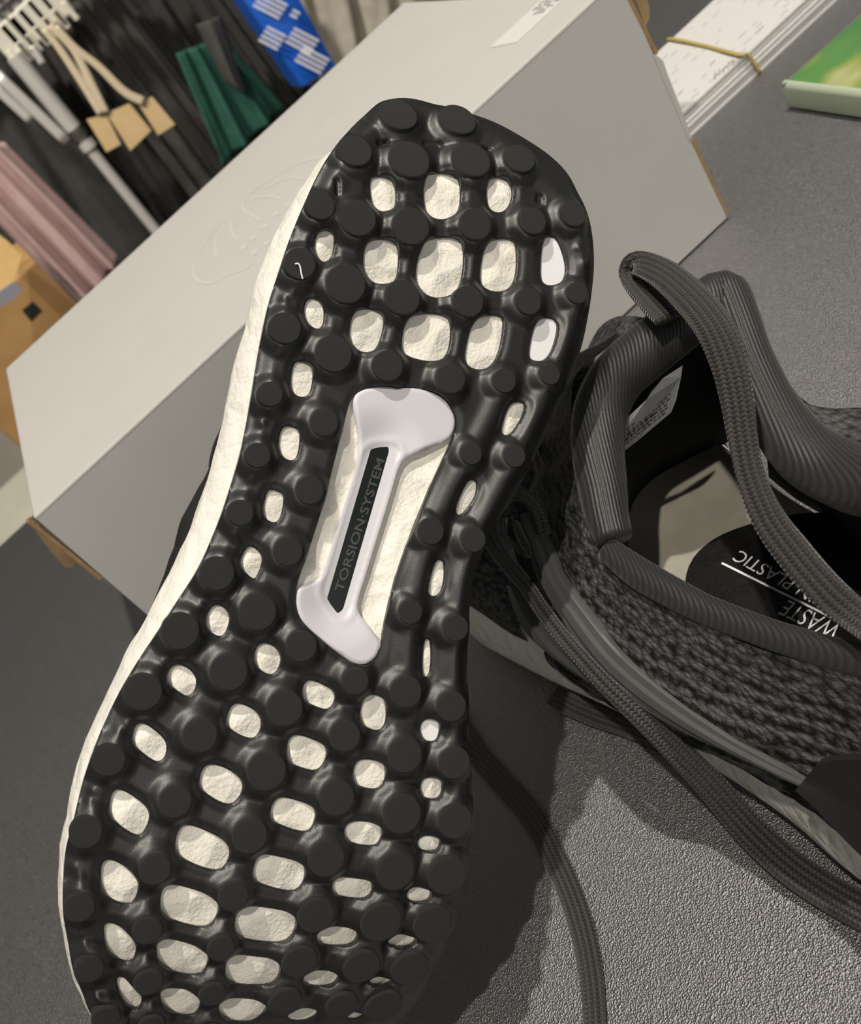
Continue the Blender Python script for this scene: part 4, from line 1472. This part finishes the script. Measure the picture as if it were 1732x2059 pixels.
loop = [(xn + 0.002, y_near - 0.0022, 0.0012), (xn + 0.001, y_near - 0.0022, 0.008), (xn, y_near - 0.0015, TZ + e), (xn - 0.002, y_near + 0.003, TZ + 0.0014), ((xn + xf_) / 2, (y_near + y_far) / 2, TZ + 0.0010),
        (xf_, y_far - 0.002, TZ + 0.0014), (xf_, y_far + 0.0022, TZ - 0.002), (xf_, y_far + 0.0022, 0.0012)]
v, f, _ = sweep(catmull(loop, 90), 0.0011, 0.0007, [(0, -1, 0.3)] * 1, 8)
Pb = catmull(loop, 90)
ups = np.array([[0, -1, 0] if p[1] < y_near and p[2] < TZ - 0.001 else ([0, 1, 0] if p[1] > y_far and p[2] < TZ - 0.001 else [0, 0, 1]) for p in Pb], float)
v, f, _ = sweep(Pb, 0.0011, 0.0007, ups, 8)
tag(obj('rubber_band', v, f, M['band'], None), 'tan rubber band stretched round the stack of white printed cards', 'rubber band')

# ------------------------------------------------------------------ green patterned slab at the right
gz = 0.0150
gc, g1, g2 = onz(1574, 167, gz), onz(1732, 26, gz), onz(1732, 186, gz)
d1 = (g1 - gc) / np.linalg.norm(g1 - gc)
d2 = (g2 - gc) / np.linalg.norm(g2 - gc)
L1, L2 = 0.16, 0.11
bm = bmesh.new()
cs = [gc, gc + d2 * L2, gc + d2 * L2 + d1 * L1, gc + d1 * L1]
vb = [bm.verts.new(Vector((p[0], p[1], 0.0002))) for p in cs] + [bm.verts.new(Vector((p[0], p[1], gz))) for p in cs]
for q in ((3, 2, 1, 0), (4, 5, 6, 7), (0, 1, 5, 4), (1, 2, 6, 5), (2, 3, 7, 6), (3, 0, 4, 7)):
    bm.faces.new([vb[i] for i in q])
bmesh.ops.recalc_face_normals(bm, faces=bm.faces[:])
bmesh.ops.bevel(bm, geom=bm.edges[:], offset=0.0022, segments=3, affect='EDGES', profile=0.5)
bm.verts.index_update()
v = [tuple(q.co) for q in bm.verts]
f = [tuple(q.index for q in p.verts) for p in bm.faces]
bm.free()
gm, nt, b = new_mat('green_watercolour_cover', (0.2, 0.4, 0.1), 0.35, 0.5)
nt.links.new(ramp(nt, noise(nt, 26, 2, 0.5), [(0.28, (0.55, 0.54, 0.32)), (0.40, (0.30, 0.37, 0.10)), (0.48, (0.13, 0.30, 0.09)), (0.62, (0.09, 0.25, 0.09)), (0.70, (0.70, 0.70, 0.54))]), b.inputs['Base Color'])
green_book = tag(obj('picture_book', v, f, gm, None, smooth=True, sharp=50), 'thick green and white watercolour patterned book at the right edge of the counter', 'book')
gedge = new_mat('pale_translucent_edge', (0.52, 0.60, 0.44), 0.35, 0.5)[0]
o1, o2 = -d1 * 0.0008, -d2 * 0.0008
pa = [gc + o1 + o2, gc + d2 * L2 + o1]
ev = []
for p in pa:
    for z, k in ((0.0012, 0), (gz - 0.0024, 0), (gz - 0.0002, 0.0016), (gz + 0.0002, 0.0030)):
        q = p + d1 * k
        ev.append((q[0], q[1], z))
obj('spine_edge', ev, [(0, 4, 5, 1), (1, 5, 6, 2), (2, 6, 7, 3)], gedge, green_book, smooth=True)
pa = [gc + o1 + o2, gc + d1 * L1 + o2]
ev = []
for p in pa:
    for z, k in ((0.0012, 0), (gz - 0.0024, 0), (gz - 0.0002, 0.0016), (gz + 0.0002, 0.0028)):
        q = p + d2 * k
        ev.append((q[0], q[1], z))
obj('page_edge', ev, [(1, 5, 4, 0), (2, 6, 5, 1), (3, 7, 6, 2)], gedge, green_book, smooth=True)

# ------------------------------------------------------------------ clothes rail and what hangs behind the counter
RY = 1.32
RZ = float(ony(18, 34, RY)[2])


def cloth_mat(name, col, dark):
    return mat_noise(name, dark, col, 35, 0.85, 900, 0.0002, 0.2)


M['black_cloth'] = cloth_mat('black_cloth', (0.050, 0.049, 0.046), (0.040, 0.039, 0.037))
M['black_cloth2'] = cloth_mat('charcoal_cloth', (0.064, 0.061, 0.057), (0.052, 0.050, 0.047))
M['green_cloth'] = cloth_mat('dark_green_cloth', (0.030, 0.105, 0.078), (0.022, 0.080, 0.060))
M['mauve_cloth'] = cloth_mat('dusty_pink_cloth', (0.46, 0.325, 0.31), (0.40, 0.27, 0.26))
M['cream_cloth'] = cloth_mat('cream_cloth', (0.50, 0.46, 0.39), (0.42, 0.38, 0.32))
M['steel'] = new_mat('brushed_steel', (0.60, 0.59, 0.56), 0.32, 0.5, 0.3)[0]
M['rail_dark'] = new_mat('dark_rail_metal', (0.10, 0.095, 0.09), 0.4, 0.5, 0.5)[0]
M['clip'] = new_mat('cream_hanger_plastic', (0.62, 0.59, 0.50), 0.4, 0.4)[0]
M['tag_card'] = mat_noise('beige_tag_card', (0.56, 0.40, 0.20), (0.60, 0.44, 0.23), 40, 0.7)
M['tape'] = new_mat('cream_cotton_tape', (0.58, 0.49, 0.34), 0.7)[0]
M['carton'] = mat_noise('brown_carton', (0.30, 0.17, 0.06), (0.35, 0.20, 0.075), 25, 0.75)
M['carton_lit'] = mat_noise('lit_carton_flap', (0.62, 0.40, 0.16), (0.68, 0.45, 0.19), 25, 0.75)  # carton board where light falls on it, the brightness put into the colour
M['blue'] = new_mat('blue_bag_plastic', (0.012, 0.10, 0.50), 0.4, 0.5)[0]
M['bag_print'] = new_mat('white_bag_print', (0.75, 0.76, 0.80), 0.5)[0]


def hang_cloth(name, label, cat, quad, y, nf, amp, mat, group=None, thick=0.012, seed=0, bow=0.0):
    """a hanging garment: quad = top left, top right, bottom right, bottom left in photograph pixels at distance y"""
    rr = random.Random(seed)
    A = [ony(px, py, y) for px, py in quad]
    nu_, nv_ = max(40, nf * 12), 26
    ph = [rr.uniform(0, 6.28) for _ in range(4)]
    fr, bk = [], []
    for j in range(nv_):
        t = j / (nv_ - 1)
        for i in range(nu_):
            s = i / (nu_ - 1)
            p = (A[0] * (1 - s) + A[1] * s) * (1 - t) + (A[3] * (1 - s) + A[2] * s) * t
            a = amp * (0.45 + 0.55 * t)
            d = a * (math.sin(s * nf * 6.283 + ph[0] + 0.5 * math.sin(t * 3 + ph[1])) + 0.45 * math.sin(s * nf * 11.1 + ph[2] + t))
            edge = math.sin(math.pi * s) ** 0.4
            p = p + np.array([0, 0, bow * math.sin(math.pi * s) * t])
            fr.append(p + np.array([0, d - thick * edge, 0]))
            bk.append(p + np.array([0, d + thick * edge + 0.001, 0]))
    n = nu_ * nv_
    F = [tuple(reversed(q)) for q in grid_faces(nv_, nu_)] + grid_faces(nv_, nu_, off=n)
    bd = [i for i in range(nu_)] + [j * nu_ + nu_ - 1 for j in range(1, nv_)] + [(nv_ - 1) * nu_ + i for i in range(nu_ - 2, -1, -1)] + [j * nu_ for j in range(nv_ - 2, 0, -1)]
    for k in range(len(bd)):
        a, b = bd[k], bd[(k + 1) % len(bd)]
        F.append((a, b, b + n, a + n))
    o = obj(name, fr + bk, F, mat, None, smooth=True)
    return tag(o, label, cat, group)


# rack: rail, telescopic upright and a spare upright
clothes_rack = thing('clothes_rack', 'metal clothes rack with a telescopic steel upright behind the counter', 'rack', tuple(ony(165, 285, RY)))


def rod(name, pts, r, mat, parent, nsec=16):
    P = np.array(pts, float)
    Pq = catmull(P, max(6, 4 * len(P)))
    v, f, _ = sweep(Pq, r, r, (0, -1, 0.01), nsec, 1.0)
    return obj(name, v, f, mat, parent, smooth=True, sharp=50)


ru = ony(22, 104, RY - 0.06)
px0 = ru[0]


def up(zz, dx=0.0, dy=0.0):
    return (px0 - 0.012 + dx, RY - 0.06 + dy, zz)


za, zb, zc, zd = ony(28, 106, RY - 0.06)[2], ony(148, 258, RY - 0.06)[2], ony(188, 300, RY - 0.06)[2], ony(320, 470, RY - 0.06)[2]
rod('rail', [(px0 - 0.75, RY - 0.02, RZ), (px0, RY - 0.02, RZ), (px0 + 0.9, RY - 0.02, RZ)], 0.011, M['rail_dark'], clothes_rack)
rod('rail', [(px0 - 0.75, RY + 0.22, RZ + 0.01), (px0, RY + 0.22, RZ + 0.01), (px0 + 0.9, RY + 0.22, RZ + 0.01)], 0.009, M['rail_dark'], clothes_rack)
A0, A1 = ony(28, 112, RY - 0.06), ony(148, 258, RY - 0.06)
B0, B1 = ony(188, 305, RY - 0.06), ony(312, 462, RY - 0.06)
dirp = (B1 - A0) / np.linalg.norm(B1 - A0)
rod('upright_sleeve', [A0, A0 + (A1 - A0) / 2, A1], 0.0125, M['steel'], clothes_rack)
rod('upright_tube', [A1 - dirp * 0.01, (A1 + B1) / 2, B1 + dirp * 0.7], 0.0085, M['steel'], clothes_rack)
for fr, r in ((0.25, 0.013), (0.7, 0.0125)):
    c = A1 + (B0 - A1) * fr
    rod('height_collar', [c - dirp * 0.006, c, c + dirp * 0.006], r, M['rail_dark'] if fr < 0.5 else M['steel'], clothes_rack)
rod('rail_foot', [(px0 - 0.7, RY, -0.885), (px0, RY, -0.885), (px0 + 0.9, RY, -0.885)], 0.014, M['rail_dark'], clothes_rack)
for x in (px0 - 0.7, px0 + 0.85):
    rod('end_post', [(x, RY + 0.1, -0.9), (x, RY + 0.1, -0.3), (x, RY + 0.1, RZ + 0.01)], 0.011, M['steel'], clothes_rack)

# trousers and coats on the rail
BLACKS = [
    ('black trousers hanging beside the dusty pink garment, left of the steel upright', [(-170, 130), (40, 95), (330, 470), (110, 650)], 1.36, 3, 'black_cloth'),
    ('black trousers hanging just right of the steel upright, behind the beige tags', [(40, 70), (130, 40), (430, 400), (290, 520)], 1.43, 3, 'black_cloth'),
    ('charcoal trousers hanging right of the beige tags', [(110, 30), (215, -40), (500, 330), (400, 420)], 1.36, 4, 'black_cloth2'),
    ('black coat hanging between the beige tags and the green garment', [(190, -30), (330, -90), (440, 90), (360, 180)], 1.43, 3, 'black_cloth'),
    ('black coat hanging between the green garment and the blue bag', [(320, -90), (480, -30), (660, 180), (560, 280)], 1.36, 4, 'black_cloth'),
    ('charcoal coat at the back of the rail behind the green garment', [(190, -40), (500, -60), (660, 190), (480, 380)], 1.50, 6, 'black_cloth2')]
for k, (lb, q, y, nf, mt_) in enumerate(BLACKS):
    hang_cloth('hanging_garment', lb, 'clothing', q, y, nf, 0.007, M[mt_], 'dark clothes on the rack', 0.010, 11 + k)
hang_cloth('hanging_garment', 'dark green garment hanging among the black clothes', 'clothing', [(352, 108), (448, 74), (570, 215), (446, 332)], 1.285, 3, 0.012, M['green_cloth'], None, 0.008, 5)
hang_cloth('hanging_garment', 'short black sleeve hanging over the top of the dark green garment', 'clothing', [(395, 50), (445, 30), (500, 195), (455, 165)], 1.235, 1, 0.006, M['black_cloth2'], None, 0.012, 8)
hang_cloth('hanging_garment', 'dusty pink draped garment hanging low at the left end of the rack', 'clothing', [(-150, 300), (10, 286), (242, 518), (165, 625)], 0.97, 3, 0.011, M['mauve_cloth'], None, 0.014, 3)
hang_cloth('cream_coat', 'cream coat behind the far edge of the shoe box, right of the blue bag', 'clothing', [(560, -60), (880, -90), (880, 40), (620, 170)], 1.62, 4, 0.014, M['cream_cloth'], None, 0.01, 9)

# white hanger clips along the rail
CLIP = ['cream clip hanger on the rail nearest the left edge of the frame', 'second cream clip hanger from the left edge of the frame', 'third cream clip hanger from the left on the rail',
        'third cream clip hanger from the right on the rail', 'cream clip hanger last but one to the right on the rail', 'rightmost cream clip hanger, nearest the black coats']
for k, (x, y) in enumerate(((20, 88), (38, 72), (55, 58), (72, 40), (90, 22), (112, 8))):
    c = ony(x, y, RY - 0.05)
    t = thing('clip_hanger', CLIP[k], 'hanger', tuple(c), 'cream clip hangers on the rail')
    w = 0.016
    v, f = box_geo((c[0] - w, c[1] - 0.008, c[2] - 0.022), (c[0] + w, c[1] + 0.008, c[2] + 0.026), 0.004)
    obj('clip', v, f, M['clip'], t, smooth=False)
    hk = [(c[0], c[1], c[2] + 0.026), (c[0], c[1] + 0.01, RZ + 0.010), (c[0], RY - 0.02, RZ + 0.018), (c[0], RY, RZ + 0.004)]
    rod('hook', hk, 0.002, M['rail_dark'], t, 8)
    for s in (-1, 1):
        v, f = box_geo((c[0] + s * w * 0.55 - 0.004, c[1] - 0.012, c[2] - 0.032), (c[0] + s * w * 0.55 + 0.004, c[1] - 0.004, c[2] - 0.004), 0.0015)
        obj('clip_jaw', v, f, M['clip'], t, smooth=False)

# silver zip strips on the left trousers
for k, (a, b, w, lb) in enumerate((((-8, 148), (135, 285), 0.0075, 'long pale metal strip hanging left of the steel upright'), ((-10, 176), (62, 242), 0.0065, 'short pale metal strip at the left edge of the frame'),
                                   ((64, 92), (86, 128), 0.005, 'very short pale strip hanging under the clip hangers'))):
    p, q = ony(*a, 1.25), ony(*b, 1.25)
    v, f, _ = sweep(catmull([p, (p + q) / 2, q], 10), w, 0.002, (0, -1, 0), 10, 0.6)
    o = thing('metal_strip', lb, 'strip', tuple(p), 'pale strips hanging on the rack')
    obj('strip', v, f, M['steel'], o)
    v, f, _ = sweep(catmull([p, p + np.array([0.0, 0.02, 0.06]), p + np.array([0, 0.05, RZ - p[2] - 0.013])], 10), 0.0015, 0.0015, (1, 0, 0), 6, 1.0)
    obj('cord', v, f, M['rail_dark'], o)

# beige swing tags on cream tapes
TY = 1.23
for q, tape, lb in (([(174, 240), (213, 230), (243, 290), (214, 306)], [(88, 58), (118, 95), (165, 165), (205, 228)], 'beige swing tag at the left of the three tags'),
                    ([(214, 228), (260, 208), (304, 262), (262, 303)], [(100, 50), (140, 90), (160, 120), (212, 228)], 'square beige swing tag in the middle of the three tags'),
                    ([(280, 212), (306, 194), (352, 250), (318, 272)], [(112, 52), (150, 95), (200, 135), (250, 184), (290, 205)], 'beige swing tag at the right of the three tags')):
    P = [ony(x, y, TY) for x, y in q]
    o = thing('swing_tag', lb, 'tag', tuple(P[0]), 'beige swing tags')
    v = [p + np.array([0, -0.0012, 0]) for p in P] + [p + np.array([0, 0.0012, 0]) for p in P]
    obj('tag_card', v, [(3, 2, 1, 0), (4, 5, 6, 7), (0, 1, 5, 4), (1, 2, 6, 5), (2, 3, 7, 6), (3, 0, 4, 7)], M['tag_card'], o, smooth=False)
    v, f, _ = sweep(catmull([ony(x, y, TY - 0.004) for x, y in tape], 30), np.linspace(0.0045, 0.0065, 30), 0.0012, (0, -1, 0.1), 10, 0.7)
    obj('tape', v, f, M['tape'], o)

# blue bag with white stripes
BY = 1.18
bq = [(470, -30), (585, -35), (674, 132), (608, 175)]
P = [ony(x, y, BY) for x, y in bq]
blue_bag = thing('shopping_bag', 'bright blue bag with groups of white stripes hanging at the right end of the rack', 'bag', tuple(P[2]))
nf_ = 9
fr = []
for j in range(nf_):
    for i in range(nf_):
        s, t = i / (nf_ - 1), j / (nf_ - 1)
        p = (P[0] * (1 - s) + P[1] * s) * (1 - t) + (P[3] * (1 - s) + P[2] * s) * t
        fr.append(p + np.array([0, -0.012 * math.sin(math.pi * s) * math.sin(math.pi * t), 0]))
bk = [p + np.array([0, 0.06, 0]) for p in fr]
n = nf_ * nf_
bd = [i for i in range(nf_)] + [j * nf_ + nf_ - 1 for j in range(1, nf_)] + [(nf_ - 1) * nf_ + i for i in range(nf_ - 2, -1, -1)] + [j * nf_ for j in range(nf_ - 2, 0, -1)]
F = [tuple(reversed(q)) for q in grid_faces(nf_, nf_)] + grid_faces(nf_, nf_, off=n) + [(bd[k], bd[(k + 1) % len(bd)], bd[(k + 1) % len(bd)] + n, bd[k] + n) for k in range(len(bd))]
obj('bag_body', fr + bk, F, M['blue'], blue_bag, smooth=True, sharp=40)
for (x, y), L in (((552, 8), 52), ((556, 74), 38), ((616, 80), 50), ((636, 118), 52), ((596, 34), 14)):
    GG = []
    for k in range(4 if L > 20 else 2):
        ox, oy = -5.5 * k, 8.5 * k
        a = ony(x - L / 2 + ox, y - L * 0.26 + oy - 10, BY - 0.016)
        b_ = ony(x + L / 2 + ox, y + L * 0.26 + oy - 10, BY - 0.016)
        GG.append(sweep(catmull([a, (a + b_) / 2, b_], 4), 0.0017, 0.0004, (0, -1, 0), 4, 1.0)[:2])
    v, f = join(*GG)
    obj('stripe_logo', v, f, M['bag_print'], blue_bag, smooth=False)
for s in (0.3, 0.7):
    a = P[0] * (1 - s) + P[1] * s
    rod('handle', [a + np.array([0, 0.01, 0]), a + np.array([0.02, 0.03, 0.10]), a + np.array([0.03, RY - BY - 0.02, RZ - a[2] - 0.014])], 0.003, M['blue'], blue_bag, 8)

# brown cartons at the far left
CY = 1.03
cA = [ony(x, y, CY) for x, y in ((-260, 470), (240, 560))]
zt = ony(45, 545, CY)[2]
carton = thing('carton', 'big brown cardboard carton under the dusty pink garment with a black printed square', 'box', (cA[0][0] + 0.2, CY, -0.9))
cx0, cx1 = float(ony(-200, 700, CY)[0]), float(ony(200, 560, CY)[0])
v, f = box_geo((cx0, CY, -0.9), (cx1, CY + 0.20, zt), 0.004)
obj('carton_body', v, f, M['carton'], carton, smooth=False)
pp_ = [ony(x, y, CY - 0.0008) for x, y in ((44, 624), (66, 606), (84, 624), (62, 646))]
obj('printed_square', pp_ + [p + np.array([0, 0.0006, 0]) for p in pp_], [(3, 2, 1, 0), (0, 1, 5, 4), (1, 2, 6, 5), (2, 3, 7, 6), (3, 0, 4, 7)], M['ink_black'], carton, smooth=False)
fq = [ony(x, y, 0.925) for x, y in ((-60, 430), (14, 484), (44, 512), (30, 560), (-40, 620))]
fl = [p + np.array([0, 0.004, 0]) for p in fq]
k = len(fq)
obj('open_flap', fq + fl, [tuple(range(k))[::-1], tuple(range(k, 2 * k))] + [(i, (i + 1) % k, (i + 1) % k + k, i + k) for i in range(k)], M['carton_lit'], carton, smooth=False)
tq = [ony(x, y, 0.92) for x, y in ((-40, 612), (28, 566), (46, 580), (30, 600), (-40, 640))]
tl = [p + np.array([0, 0.003, 0]) for p in tq]
obj('packing_tape', tq + tl, [tuple(range(k))[::-1], tuple(range(k, 2 * k))] + [(i, (i + 1) % k, (i + 1) % k + k, i + k) for i in range(k)], new_mat('grey_blue_tape', (0.22, 0.22, 0.25), 0.4)[0], carton, smooth=False)
